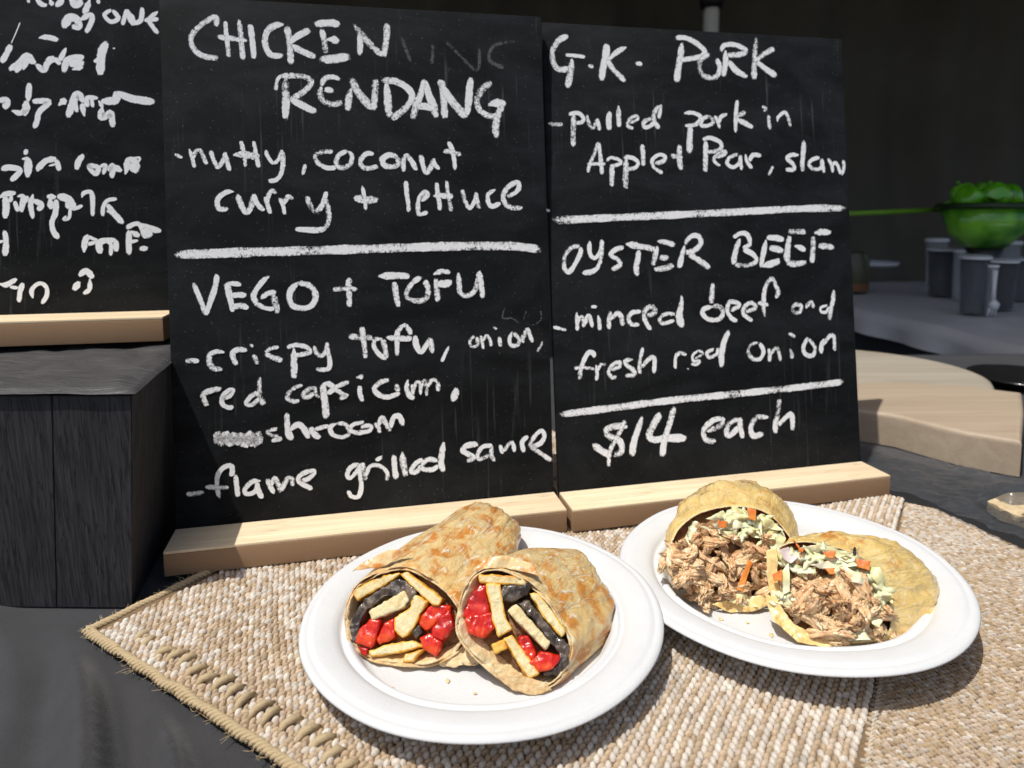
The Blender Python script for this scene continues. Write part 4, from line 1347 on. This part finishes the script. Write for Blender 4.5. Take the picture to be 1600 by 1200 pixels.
def pork(root, poly, o, n, count, seed, bulge=.006, size=(.0070, .0135)):
    rr = random.Random(seed); xs = [p[0] for p in poly]; ys = [p[1] for p in poly]; k = 0; pts = []
    tries = 0
    while k < count and tries < 20000:
        tries += 1; p = (rr.uniform(min(xs), max(xs)), rr.uniform(min(ys), max(ys)))
        if not inside(p, poly): continue
        dm = min([math.hypot(p[0] - q[0], (p[1] - q[1]) * 1.2) for q in pts] or [99])
        if dm < 5.2: continue
        pts.append(p); k += 1
        cx = (min(xs) + max(xs)) / 2; cy = (min(ys) + max(ys)) / 2
        rad = math.hypot((p[0] - cx) / (max(xs) - min(xs)), (p[1] - cy) / (max(ys) - min(ys))) * 2
        q = on_plane(p[0], p[1], o, n) + n * (bulge * (1 - rad ** 2) + rr.uniform(-.003, .003))
        s = rr.uniform(*size) * (1.15 if rr.random() < .2 else .85)
        fz = floor_z(2, q[0], q[1]) + s * .35
        if q[2] < fz: q[2] = fz
        ob = bpy.data.objects.new('pork_shred', rr.choice(SHRED)); col.objects.link(ob); ob.parent = root
        ob.location = Vector(q); ob.rotation_euler = (rr.uniform(-.8, .8), rr.uniform(-.9, .9), rr.uniform(0, pi)); ob.scale = (s, s * rr.uniform(.7, 1.1), s * rr.uniform(.8, 1.1))
def leaf(root, L, o, n, front, seed, kind='cabbage_shred', m='cabbage', wav=.0065, th=.0010):
    piece(kind, root, Z(L, 960, 700, 2.6667), o, n, front, th, [M[m]], seed, .0003, .0002, 2, wav=wav, wavs=110)
def ribbons(root, poly, o, n, count, seed, carrot=.09):
    rr = random.Random(seed); xs = [p[0] for p in poly]; ys = [p[1] for p in poly]; k = 0
    r_ = np.cross(n, [0, 0, 1.]); r_ /= np.linalg.norm(r_); u_ = np.cross(r_, n)
    while k < count:
        p = (rr.uniform(min(xs), max(xs)), rr.uniform(min(ys), max(ys)))
        if not inside(p, poly): continue
        k += 1; isc = rr.random() < carrot
        L = rr.uniform(.006, .013) if isc else rr.uniform(.010, .022); wd = rr.uniform(.0006, .0009) if isc else rr.uniform(.0014, .0034)
        c = on_plane(p[0], p[1], o, n) + n * rr.uniform(.001, .0065); th = rr.gauss(0, .75); d = r_ * cos(th) + u_ * sin(th); e = -r_ * sin(th) + u_ * cos(th)
        b1 = rr.uniform(-.5, .5); b2 = rr.uniform(-.45, .35); tw = rr.uniform(-1.2, 1.2); N_ = 14; P = []
        for i in range(N_ + 1):
            t = i / N_ - .5; cc_ = d * L * t + e * L * b1 * t * t * 2 + n * L * b2 * (t * t * 2) + n * .0008 * sin(t * 17 + k)
            a = tw * t + rr.uniform(-.05, .05); sdv = e * cos(a) + n * sin(a); nn = -e * sin(a) + n * cos(a)
            w2 = wd * (1 - (2 * t) ** 4 * .7) * (1 + .25 * sin(t * 23 + k * 2)); h = .0007 if isc else .00035
            P.append([cc_ - sdv * w2, cc_ + nn * h - sdv * w2 * .2, cc_ + sdv * w2, cc_ - nn * h])
        v = [q for ring in P for q in ring]; f = []
        for i in range(N_):
            for q in range(4): f.append((i * 4 + q, i * 4 + (q + 1) % 4, (i + 1) * 4 + (q + 1) % 4, (i + 1) * 4 + q))
        f += [(3, 2, 1, 0), tuple(N_ * 4 + q for q in range(4))]
        ob = mesh_obj('carrot_shred' if isc else 'cabbage_shred', v, f, M['carrot'] if isc else M['cabbage'], root); ob.location = Vector(c)
def wrapC():
    root = empty('pork_wrap_half', tuple(at(1140, 940, .010)))
    o, n = frame(1140, 948, .0085, -.10, radians(30))
    poly = [(1046, 856), (1062, 824), (1092, 802), (1135, 791), (1185, 796), (1222, 822), (1240, 860), (1232, 905), (1195, 938), (1140, 946), (1095, 938), (1062, 912), (1048, 882)]
    shell('roti_wrapper', root, poly, o, n, at(1150, 796, .028), 3.6, M['pastryC'], 2, 8.2, dome=.13, layers=(0,), wr=.0027, rag=.003)
    backing(root, poly, o, n, .009, 3, .007)
    pk = Z([(200, 440), (330, 335), (500, 370), (640, 385), (665, 460), (650, 580), (600, 640), (480, 640), (380, 655), (300, 600), (240, 500)], 960, 700, 2.6667)
    pork(root, pk, o, n, 85, 5, .006)
    pork(root, Z([(175, 430), (250, 440), (320, 520), (380, 640), (320, 610), (250, 530)], 960, 700, 2.6667), o, n + 0, 10, 6, .008)
    L = [[(480, 245), (540, 262), (600, 305), (678, 318), (672, 375), (600, 362), (500, 322)], [(345, 328), (430, 338), (505, 340), (490, 372), (400, 352)],
         [(370, 300), (450, 262), (475, 290), (400, 308)], [(590, 285), (650, 305), (690, 350), (610, 332)], [(298, 362), (322, 350), (312, 402), (283, 400)],
         [(550, 342), (670, 348), (660, 385), (570, 372)], [(640, 402), (690, 345), (706, 380), (664, 482)], [(445, 350), (505, 352), (492, 402)], [(400, 318), (520, 300), (540, 335), (430, 345)], [(500, 600), (540, 610), (590, 660), (520, 655), (470, 640)]]
    for i, q in enumerate(L): leaf(root, q, o, n, .004 + .0012 * (i % 4), 50 + i)
    for i, q in enumerate([[(540, 252), (578, 262), (576, 308), (550, 302)], [(420, 308), (462, 310), (456, 337), (425, 337)], [(498, 590), (543, 468), (562, 478), (522, 598)], [(628, 442), (650, 440), (657, 502), (640, 512)], [(655, 542), (690, 500), (697, 547), (670, 562)]]):
        leaf(root, q, o, n, .0095, 70 + i, 'carrot_shred', 'carrot', .001, .0016)
    piece('roti_flake', root, [(1110, 944), (1142, 934), (1186, 930), (1206, 940), (1180, 954), (1140, 957)], o, n, .004, .0012, [M['pastryC']], 153, .0006, .0003, wav=.004)
    ribbons(root, [(1066, 862), (1080, 825), (1105, 806), (1135, 798), (1180, 803), (1215, 826), (1230, 866), (1222, 890), (1200, 858), (1170, 846), (1120, 842), (1092, 846)], o, n, 24, 31)
    tag(root, 'rear left half of the pulled pork wrap with cabbage and carrot shreds showing', 'wrap', 'cut wrap halves on paper plates')
def wrapD():
    root = empty('pork_wrap_half', tuple(at(1310, 980, .010)))
    o, n = frame(1300, 1004, .0105, -.28, radians(33))
    poly = [(1205, 872), (1226, 850), (1262, 846), (1300, 853), (1340, 869), (1372, 900), (1390, 940), (1390, 985), (1365, 1000), (1300, 1003), (1247, 990), (1218, 962), (1204, 915)]
    shell('roti_wrapper', root, poly, o, n, at(1416, 905, .022), 3.2, M['pastryC'], 2, 12.9, dome=.12, layers=(0,), wr=.0027, rag=.003)
    backing(root, poly, o, n, .009, 4, .007)
    pk = Z([(760, 545), (900, 535), (1050, 585), (1130, 650), (1145, 780), (1000, 805), (870, 805), (800, 745), (740, 650)], 960, 700, 2.6667)
    pork(root, pk, o, n, 80, 9, .008)
    L = [([(770, 420), (850, 405), (930, 420), (920, 442), (800, 437)], 0), ([(758, 462), (830, 430), (852, 440), (790, 477)], 0),
         ([(808, 492), (900, 468), (1000, 468), (1062, 490), (960, 502), (850, 507)], 0), ([(900, 522), (960, 500), (1042, 560), (1030, 577), (950, 557)], 0),
         ([(1048, 500), (1090, 500), (1150, 600), (1152, 655), (1100, 590), (1058, 540)], 0), ([(748, 510), (832, 500), (832, 527), (755, 527)], 0),
         ([(930, 440), (1002, 440), (980, 462)], 0), ([(688, 520), (720, 480), (724, 600), (700, 612)], 0), ([(640, 642), (720, 625), (742, 660), (660, 657)], 0),
         ([(1060, 640), (1100, 600), (1120, 700), (1090, 750), (1060, 730)], 0), ([(940, 760), (1010, 740), (1060, 800), (960, 803)], 0), ([(678, 432), (720, 420), (762, 460), (730, 487), (700, 470)], 1),
         ([(860, 425), (960, 430), (1040, 470), (960, 480)], 0)]
    for i, (q, p) in enumerate(L): leaf(root, q, o, n, .005 + .0012 * (i % 4), 90 + i, m='cabbage_pink' if p else 'cabbage')
    for i, q in enumerate([[(990, 468), (1052, 478), (1046, 517), (1000, 502)], [(858, 440), (912, 438), (900, 467), (870, 462)], [(868, 510), (902, 505), (907, 532), (885, 532)], [(758, 430), (782, 420), (777, 442)], [(650, 532), (690, 510), (692, 560), (660, 557)]]):
        leaf(root, q, o, n, .0105, 120 + i, 'carrot_shred', 'carrot', .001, .0016)
    piece('roti_flake', root, [(1192, 922), (1214, 940), (1240, 975), (1275, 995), (1312, 1004), (1290, 1012), (1245, 1004), (1208, 972)], o, n, .003, .0012, [M['pastryC']], 151, .0006, .0003, wav=.004)
    piece('roti_flake', root, [(1196, 862), (1216, 856), (1214, 900), (1222, 945), (1206, 940), (1198, 905)], o, n, .004, .0012, [M['pastryC']], 152, .0006, .0003, wav=.004)
    ribbons(root, [(1214, 905), (1222, 872), (1250, 856), (1300, 860), (1335, 872), (1366, 900), (1385, 950), (1376, 975), (1360, 930), (1330, 902), (1280, 892), (1240, 890), (1232, 950), (1215, 940)], o, n, 26, 32)
    tag(root, 'front right half of the pulled pork wrap, a small black fly resting on it', 'wrap', 'cut wrap halves on paper plates')
    q = on_plane(1329, 865, o, n) + n * .0125
    fl = empty('fly', tuple(q))
    mb = simple('fly_black', (.008, .008, .009), .3)
    for nm, c_, s_ in (('abdomen', (0, 0, -.0013), (.0011, .001, .0019)), ('thorax', (0, 0, .0008), (.0010, .001, .0011)), ('head', (0, 0, .0022), (.0008, .0007, .0006))):
        bm = bmesh.new(); bmesh.ops.create_icosphere(bm, subdivisions=2, radius=1)
        for v in bm.verts: v.co = Vector((v.co.x * s_[0] + c_[0], v.co.y * s_[1] + c_[1], v.co.z * s_[2] + c_[2]))
        bm_obj(nm, bm, mb, fl)
    gw = G('fly_wing_film'); gw.col((.3, .3, .3)); gw.set(Roughness=.2, Alpha=.45)
    for sx in (-1, 1):
        mesh_obj('wing', [(0, -.0012, .001), (sx * .0011, -.0015, .0004), (sx * .0021, -.0012, -.0022), (sx * .0014, -.0011, -.003), (sx * .0005, -.0012, -.002)], [(0, 1, 2, 3, 4)], gw.m, fl, False)
        for k in range(3):
            bm = bmesh.new(); tube(bm, [(sx * .0006, .0002, .001 - k * .0006), (sx * .0022, -.0002, .0014 - k * .0012), (sx * .0028, .001, .0018 - k * .002)], .00013, 5); bm_obj('leg', bm, mb, fl)
    tag(fl, 'tiny black fly sitting on the cabbage of the front right pork wrap', 'fly')
wrapA(); wrapB(); wrapC(); wrapD()
# parts above were modelled in world coordinates: bring each under its wrap's own origin
for r_ in [o_ for o_ in scene.objects if o_.type == 'EMPTY' and o_.name.split('.')[0] in ('tofu_wrap_half', 'pork_wrap_half')]:
    for ch in r_.children: ch.location = ch.location - r_.location

# ------------------------------------------------------------------ right side: wooden boards and plastic
M['kraft'] = m_wood('smooth_beige_wood', (.36, .28, .20), (.46, .37, .275), .5, 0, (.29, .215, .15), .5)
def tp2(u, v, z): return at(u, v, z)[:2]
SZ = .033
poly = [tp2(1300, 642, SZ), tp2(1345, 640, SZ), tp2(1400, 648, SZ), tp2(1455, 662, SZ), tp2(1510, 675, SZ), tp2(1597, 689, SZ), tp2(1600, 640, SZ), tp2(1597, 613, SZ), tp2(1510, 603, SZ), tp2(1420, 597, SZ), tp2(1300, 597, SZ)]
c_ = np.mean(poly, 0); ps = empty('thick_serving_board', (c_[0], c_[1], -.006))
prism('board_slab', [p - c_ for p in poly], 0, SZ + .006, M['kraft'], ps, .006, 4)
tag(ps, 'thick beige wooden serving board lying right of the pork chalkboard', 'serving board')
RZ = .024; cc = np.array([.57, 1.12]); e = tp2(1513, 577, RZ); rad = .175; cc = e - np.array([rad * .995, 0.0])
rb = empty('round_wooden_board', (cc[0], cc[1], -.006))
lathe('board_disc', [(.0001, 0), (rad - .006, 0), (rad, .006), (rad, RZ), (rad - .003, RZ + .005), (rad - .010, RZ + .006), (.0001, RZ + .006)], m_wood('greyed_wood', (.32, .28, .22), (.44, .39, .32), .5, 0, (.25, .22, .18), .6), rb, 96, close=False)
tag(rb, 'round pale wooden board behind the thick serving board', 'serving board')
def lump(name, px_a, px_b, label, z0=-.005):
    a = at(*px_a, z0); b = at(*px_b, z0); L = np.linalg.norm(b - a)
    r = empty(name, tuple((a + b) / 2), math.atan2(b[1] - a[1], b[0] - a[0])); return r, L
# black tray behind the slab
a0 = at(1495, 596, .0); tr = empty('black_tray', tuple(at(1598, 600, -.005)))
lathe('tray_body', [(.0001, 0), (.060, 0), (.072, .012), (.075, .012), (.075, .015), (.070, .015), (.058, .004), (.0001, .004)], simple('glossy_black_plastic', (.01, .01, .011), .18), tr, 64, close=False)
tag(tr, 'shallow glossy black tray behind the thick serving board at the right edge', 'tray')
def film():
    # crinkled clear sheet between serving board and mat
    A = [tp2(1335, 690, 0), tp2(1430, 715, 0), tp2(1560, 748, 0), tp2(1680, 770, 0)]; Bq = [tp2(1345, 770, 0), tp2(1420, 776, 0), tp2(1500, 812, 0), tp2(1640, 880, 0)]
    n1, n2 = 130, 70; v = []; A = catmull(A, n1, False); Bq = catmull(Bq, n1, False)
    for j in range(n2):
        t = j / (n2 - 1)
        for i in range(n1):
            p = A[i] * (1 - t) + Bq[i] * t; s_ = i / n1
            k = .25 + 1.4 * max(0, s_ - .35)
            z = .002 + k * (.010 * abs(nz(p[0] * 1.0 + p[1] * .5, p[1] - p[0] * .4, 0, 26)) + .006 * abs(nz(p[0], p[1] * 2, 3, 55)) + .003 * abs(nz(p[0], p[1], 9, 120)))
            v.append((p[0], p[1], z))
    f = [(j * n1 + i, (j + 1) * n1 + i, (j + 1) * n1 + i + 1, j * n1 + i + 1) for j in range(n2 - 1) for i in range(n1 - 1)]
    g = G('clear_plastic_film'); g.col((.10, .11, .125)); g.set(Roughness=.2, Specular_IOR_Level=1.0, Alpha=.55, Coat_Weight=.6, Coat_Roughness=.1); g.bump(g.noise(g.co(scale=(1, 3.0, 1), rot=(0, 0, .5)), 70, 6, .65, 1.4), .007, 1.0)
    o = mesh_obj('plastic_film', v, f, g.m); tag(o, 'crinkled clear plastic film between the right mat and the beige serving board', 'plastic film')
    q = at(1582, 768, .012); tw_ = empty('clear_dome', tuple(q - np.array([0, 0, .014])))
    lathe('lid_ring', [(.021, 0), (.024, .001), (.024, .006), (.019, .009), (.016, .016), (.010, .020), (.0001, .021)], g.m, tw_, 40, close=False)
    lathe('lid_rim', [(.023, -.001), (.0262, .0), (.0262, .0022), (.023, .0024)], g.m, tw_, 40, close=False)
    tag(tw_, 'clear domed plastic lid on the crinkled film at the right edge', 'lid')
film()
bm = bmesh.new()
v0 = [at(1542, 792, 0), at(1600, 783, 0), at(1680, 800, 0), at(1660, 842, 0), at(1600, 818, 0), at(1562, 806, 0)]
vs = [bm.verts.new((p[0], p[1], .008)) for p in v0]; f_ = bm.faces.new(vs)
bm.normal_update(); r_ = bmesh.ops.extrude_face_region(bm, geom=[f_])
for v in [q for q in r_['geom'] if isinstance(q, bmesh.types.BMVert)]: v.co.z = -.004
bmesh.ops.recalc_face_normals(bm, faces=bm.faces); bmesh.ops.triangulate(bm, faces=[q for q in bm.faces if len(q.verts) > 4])
bmesh.ops.subdivide_edges(bm, edges=list(bm.edges), cuts=6, use_grid_fill=True)
for v in bm.verts:
    if v.co.z > 0: v.co.z += .004 * mnoise.noise(v.co * 60)
tag(bm_obj('bread_crust', bm, m_food('bread_crumb', [(.3, (.42, .30, .15)), (.6, (.66, .52, .32)), (.8, (.76, .66, .48))], 120, .8, .1, 0, .002, 260), None, True, 50), 'piece of tan crusty bread at the right edge below the clear lid', 'bread')

# ------------------------------------------------------------------ things on the rear table
g = G('clear_cup_plastic'); g.col((.85, .90, .95)); g.set(Roughness=.10, Specular_IOR_Level=1.0, Alpha=.28); M['clear'] = g.m
g = G('smoky_tub_plastic'); g.col((.07, .08, .10)); g.set(Roughness=.12, Specular_IOR_Level=.9, Alpha=.75); M['smoke'] = g.m
g = G('thin_clear_sleeve'); g.col((.8, .85, .9)); g.set(Roughness=.08, Specular_IOR_Level=1.0, Alpha=.05); M['sleeve'] = g.m
M['rim_glint'] = simple('rim_highlight_white', (.80, .82, .85), .25)  # white colour paints the bright edge highlights of the clear cups
def rear_pt(u, v): return at(u, v, .0)
def cup(u, v, rt_, rb_, h, m, label, lid=None, squash=False, name='plastic_cup', grp='clear cups and tubs on the rear table'):
    q = rear_pt(u, v); r = empty(name, (q[0], q[1], .0015))
    lathe('cup_wall', [(.0001, 0), (rb_, 0), (rt_ * .98, h * .95), (rt_, h * .95), (rt_ * 1.05, h * .97), (rt_ * 1.05, h), (rt_ * .97, h), (rb_ * .94, .003), (.0001, .003)], m, r, 40, close=False)
    lathe('rim', [(rt_ * 1.03, h - .003), (rt_ * 1.10, h - .003), (rt_ * 1.10, h + .002), (rt_ * 1.03, h + .002)], M['rim_glint'], r, 40, close=False)  # opaque white ring standing in for a highlight along the cup edge
    if m is not M['clear']: lathe('clear_sleeve', [(rb_ * 1.08, .002), (rt_ * 1.07, h * .93), (rt_ * 1.10, h * .93), (rb_ * 1.12, .002)], M['sleeve'], r, 40, close=False)
    if lid: lathe('lid', [(rt_ * 1.09, h - .004), (rt_ * 1.09, h + .006), (rt_ * .9, h + .008), (.0001, h + .008)], lid, r, 40, close=False)
    tag(r, label, 'cup', grp); return r
WH = simple('matte_white_plastic', (.72, .73, .75), .4); BL = simple('dark_tub', (.022, .024, .03), .3)
def sc(u, v): return rear_pt(u, v)[1] / FPX   # metres per pixel at that spot
def cup_px(u, vb, vt, wpx, m, label, lid=None):
    s_ = sc(u, vb); return cup(u, vb, wpx * s_ / 2, wpx * s_ / 2 * .84, (vb - vt) * s_ * 1.0, m, label, lid)
cup_px(1460, 447, 376, 30, M['clear'], 'tall clear cup with a white lid, leftmost on the rear table', WH)
cup_px(1472, 462, 390, 44, BL, 'dark round tub just right of the white-lidded cup', M['clear'])
cup_px(1519, 490, 402, 40, M['smoke'], 'smoky tub in front row, centre of the rear table group', M['clear'])
cup_px(1498, 470, 392, 22, M['clear'], 'narrow clear cup standing between two dark tubs')
cup_px(1562, 482, 408, 40, BL, 'dark tub below the green bowl, second from the right edge', M['clear'])
cup_px(1545, 492, 415, 18, M['clear'], 'slim clear cup in front of the dark tub under the bowl')
cup_px(1592, 470, 405, 34, M['smoke'], 'smoky tub at the right edge of the picture', M['clear'])
cup_px(1575, 440, 380, 30, M['clear'], 'short clear cup behind the dark tubs', WH)
# plastic forks leaning in front
for (u1, v1, u2, v2, lb) in ((1512, 488, 1524, 414, 'white plastic fork leaning against the smoky tub'), (1548, 492, 1550, 420, 'white plastic fork standing right of the other fork')):
    a = rear_pt(u1, v1 + 2); s_ = sc(u1, v1); r = empty('plastic_fork', tuple(a))
    h = (v1 - v2) * s_; dx = (u2 - u1) * s_
    bm = bmesh.new(); tube(bm, [(dx, 0, h), (dx * .6, -.002, h * .55), (dx * .35, -.004, h * .36)], [.006, .004, .005], 8); bm_obj('handle', bm, WH, r)
    bm = bmesh.new(); tube(bm, [(dx * .35, -.004, h * .36), (dx * .25, -.008, h * .28), (dx * .18, -.006, h * .18)], [.005, .012, .011], 8); bm_obj('fork_head', bm, WH, r)
    for k in (-1, 0, 1):
        bm = bmesh.new(); tube(bm, [(dx * .18 + k * .008, -.006, h * .19), (k * .009, 0, 0)], [.0032, .0016], 6); bm_obj('tine', bm, WH, r)
    tag(r, lb, 'fork', 'plastic forks by the tubs')
# shallow white dish at left of rear table
q = rear_pt(1366, 418); dsh = empty('white_dish', (q[0], q[1], .004)); s_ = sc(1366, 418)
lathe('dish_body', [(.0001, .004), (20 * s_, .004), (30 * s_, .012), (34 * s_, .022), (35 * s_, .022), (31 * s_, .006), (22 * s_, 0), (.0001, 0)], WH, dsh, 64, close=False)
tag(dsh, 'shallow white dish at the left end of the rear table', 'dish')
# green bowl with leaves
qy = 1.95; dg = ray(1540, 352); Pg = CAM + dg * (qy / dg[1]); s_ = qy / FPX
gb = empty('green_bowl', (Pg[0], Pg[1], 0.0)); R_ = 64 * s_; zt_ = (CAM + ray(1540, 320) * (qy / ray(1540, 320)[1]))[2]; zb_ = (CAM + ray(1540, 386) * (qy / ray(1540, 386)[1]))[2]
g = G('green_glass'); c = g.co(); g.col(g.mix(g.ramp(g.noise(c, 9, 2), [(.4, 0.0), (.62, 1.0)]), (.04, .20, .015), (.22, .58, .04))); g.set(Roughness=.15, Specular_IOR_Level=.7); 
lathe('bowl', [(.0001, zb_), (R_ * .45, zb_), (R_ * .78, zb_ + (zt_ - zb_) * .35), (R_ * .97, zt_ - .01), (R_ * .94, zt_ - .01), (R_ * .75, zb_ + (zt_ - zb_) * .42), (.0001, zb_ + .02)], g.m, gb, 64, close=False)
lathe('rim', [(R_ * .93, zt_ - .012), (R_ * 1.06, zt_ - .010), (R_ * 1.07, zt_ + .004), (R_ * .93, zt_ + .006)], simple('dark_green_rim', (.012, .035, .008), .4), gb, 64, close=False)
lathe('stand', [(R_ * .32, 0.0), (R_ * .20, .02), (R_ * .17, zb_ * .5), (R_ * .40, zb_ - .002)], simple('dark_stand', (.02, .02, .02), .4), gb, 40)
tag(gb, 'green glass bowl on a dark stand at the right edge, heaped with green capsicums', 'bowl')
rr = random.Random(12)
mleaf = m_food('bright_leaf', [(.3, (.05, .22, .01)), (.6, (.16, .48, .02)), (.8, (.34, .62, .06))], 18, .35, .1, .1, .002, 60)
pl = empty('leafy_herb_plant', (Pg[0], Pg[1], zt_ - .01))
for k in range(9):
    a = rr.uniform(0, 2 * pi); r0 = rr.uniform(.1, .9) * R_; L = rr.uniform(.05, .07); up = rr.uniform(.0, .55)
    base = Vector((cos(a) * r0 * .8, sin(a) * r0 * .8, .005)); dr = Vector((cos(a) * (1.1 - up * .6), sin(a) * (1.1 - up * .6), up)).normalized(); sd = dr.cross(Vector((0, 0, 1)));
    sd = sd.normalized() if sd.length > .01 else Vector((1, 0, 0)); vs = []; N_ = 8
    for i in range(N_ + 1):
        t = i / N_; wd = L * .36 * sin(pi * (t * .92 + .04)) ** .8; c3 = base + dr * L * t * 1.1 + Vector((0, 0, .25 * L * t - .55 * L * t * t)) + Vector((0, 0, .02 * (1 - r0 / R_)))
        for sgn in (-1, 0, 1): vs.append(c3 + sd * wd * sgn + Vector((0, 0, .006 * abs(sgn) * sin(pi * t))))
    fs = [(i * 3 + q2, i * 3 + q2 + 1, (i + 1) * 3 + q2 + 1, (i + 1) * 3 + q2) for i in range(N_) for q2 in (0, 1)]
    mesh_obj('leaf', vs, fs, mleaf, pl)
bm = bmesh.new()
for k in range(10): tube(bm, [(0.01 * cos(k * 2.1), .01 * sin(k * 2.1), -.03), (R_ * .5 * cos(k * 2.1), R_ * .5 * sin(k * 2.1), .012)], .0022, 6)
bm_obj('stem', bm, mleaf, pl)
tag(pl, 'a few bright green leaves poking out between the capsicums in the bowl', 'plant')
mcap = m_food('green_capsicum_skin', [(.3, (.05, .26, .008)), (.55, (.14, .48, .015)), (.8, (.34, .66, .05))], 14, .14, .1, .6, .0006, 90)
def capsicum(cx, cy, cz, r0, rx, rz_, lab):
    o = empty('green_capsicum', (cx, cy, cz)); o.rotation_euler = (rx, .3, rz_); v = []; nA, nB = 32, 18
    for j in range(nB + 1):
        t = pi * j / nB
        for i in range(nA):
            a = 2 * pi * i / nA; rr_ = r0 * sin(t) ** .75 * (1 + .10 * cos(3 * a) * sin(t)); z = r0 * 1.05 * cos(t) - (r0 * .30 * math.exp(-(t / .35) ** 2))
            v.append((rr_ * cos(a), rr_ * sin(a), z))
    f = [(j * nA + i, (j + 1) * nA + i, (j + 1) * nA + (i + 1) % nA, j * nA + (i + 1) % nA) for j in range(nB) for i in range(nA)]
    mesh_obj('fruit', v, f, mcap, o)
    bm = bmesh.new(); tube(bm, [(0, 0, r0 * .7), (.002, 0, r0 * 1.0), (.006, .002, r0 * 1.25)], [.005, .0035, .0045], 8); bm_obj('stalk', bm, mleaf, o)
    tag(o, lab, 'capsicum', 'green capsicums heaped in the green bowl')
capsicum(Pg[0] - R_ * .52, Pg[1] - .02, zt_ + .018, .036, .5, .4, 'leftmost green capsicum heaped in the green bowl')
capsicum(Pg[0] - R_ * .02, Pg[1] - .03, zt_ + .024, .037, -.6, 1.4, 'middle green capsicum at the front of the heap in the green bowl')
capsicum(Pg[0] + R_ * .48, Pg[1] - .01, zt_ + .020, .036, .7, 2.4, 'rightmost green capsicum heaped in the green bowl')
capsicum(Pg[0] - R_ * .25, Pg[1] + .055, zt_ + .030, .034, .2, 3.0, 'green capsicum at the back left of the heap in the green bowl')
capsicum(Pg[0] + R_ * .25, Pg[1] + .055, zt_ + .030, .034, -.3, 4.1, 'green capsicum at the back right of the heap in the green bowl')
# green rail and olive post behind
ra = CAM + ray(1180, 340) * (2.05 / ray(1180, 340)[1]); rbp = CAM + ray(1490, 327) * (2.05 / ray(1490, 327)[1])
gr_ = empty('green_rail', tuple((ra + rbp) / 2)); m_ = np.array(gr_.location)
bm = bmesh.new(); tube(bm, [ra - m_, rbp - m_], .0075, 12); bm_obj('rail_bar', bm, simple('lime_paint', (.16, .36, .02), .5, 20, .2), gr_)
for t in (.08,):
    p = ra * (1 - t) + rbp * t - m_; bm = bmesh.new(); tube(bm, [(p[0], p[1] + .004, p[2] - .006), (p[0], p[1] + .004, -.004 - m_[2])], .005, 8); bm_obj('upright', bm, BL, gr_)
tag(gr_, 'thin lime green rail running left from the green bowl', 'rail')
pp = CAM + ray(1336, 400) * (2.2 / ray(1336, 400)[1]); pst = empty('olive_jar', (pp[0], pp[1], .003))
lathe('jar', [(.0001, 0), (.040, 0), (.044, .012), (.044, .10), (.034, .122), (.034, .13), (.0001, .13)], simple('olive_glass', (.07, .07, .035), .3), pst, 32, close=False)
lathe('label_band', [(.0446, .005), (.0446, .03)], simple('rust_band', (.20, .08, .03), .6), pst, 32, close=False)
tag(pst, 'olive jar with a rust coloured band at the left end of the rear table', 'jar')

# ------------------------------------------------------------------ crumbs of pastry on the plates
rc = random.Random(21)
def crumb(u, v, which, size, m):
    p = at(u, v, .006); p[2] = floor_z(which, p[0], p[1]) + .0006
    bm = bmesh.new(); bmesh.ops.create_icosphere(bm, subdivisions=2, radius=1); sd = rc.uniform(0, 50)
    for w_ in bm.verts:
        k = 1 + .5 * mnoise.noise(w_.co * 1.7 + Vector((sd, 0, 0))); w_.co = Vector((w_.co.x * size * k, w_.co.y * size * .65 * k, w_.co.z * size * .25 * k + .0004 * mnoise.noise(w_.co * 2 + Vector((0, sd, 0)))))
    o = bm_obj('pastry_crumb', bm, m); o.location = Vector(p); o.rotation_euler.z = rc.uniform(0, 6)
    return o
for (u, v, wh, sz, lb) in ((520, 902, 1, .0022, 'pastry crumb on the left plate rim side, near the rear wrap half'), (612, 1072, 1, .0014, 'tiny pastry crumb in front of the rear tofu wrap half'),
        (700, 1062, 1, .0018, 'pastry crumb between the two tofu wrap halves'), (742, 1082, 1, .0012, 'smallest pastry crumb left of the front tofu wrap tip'), (905, 1010, 1, .0020, 'flaky crumb right of the front tofu wrap half'),
        (1126, 968, 2, .0018, 'crumb on the right plate below the rear pork wrap half'), (1168, 975, 2, .0013, 'tiny crumb between the two pork wrap halves'), (1205, 995, 2, .0020, 'crumb just left of the front pork wrap half')):
    tag(crumb(u, v, wh, sz, M['pastryA' if wh == 1 else 'pastryC']), lb, 'crumb', 'pastry crumbs on the paper plates')
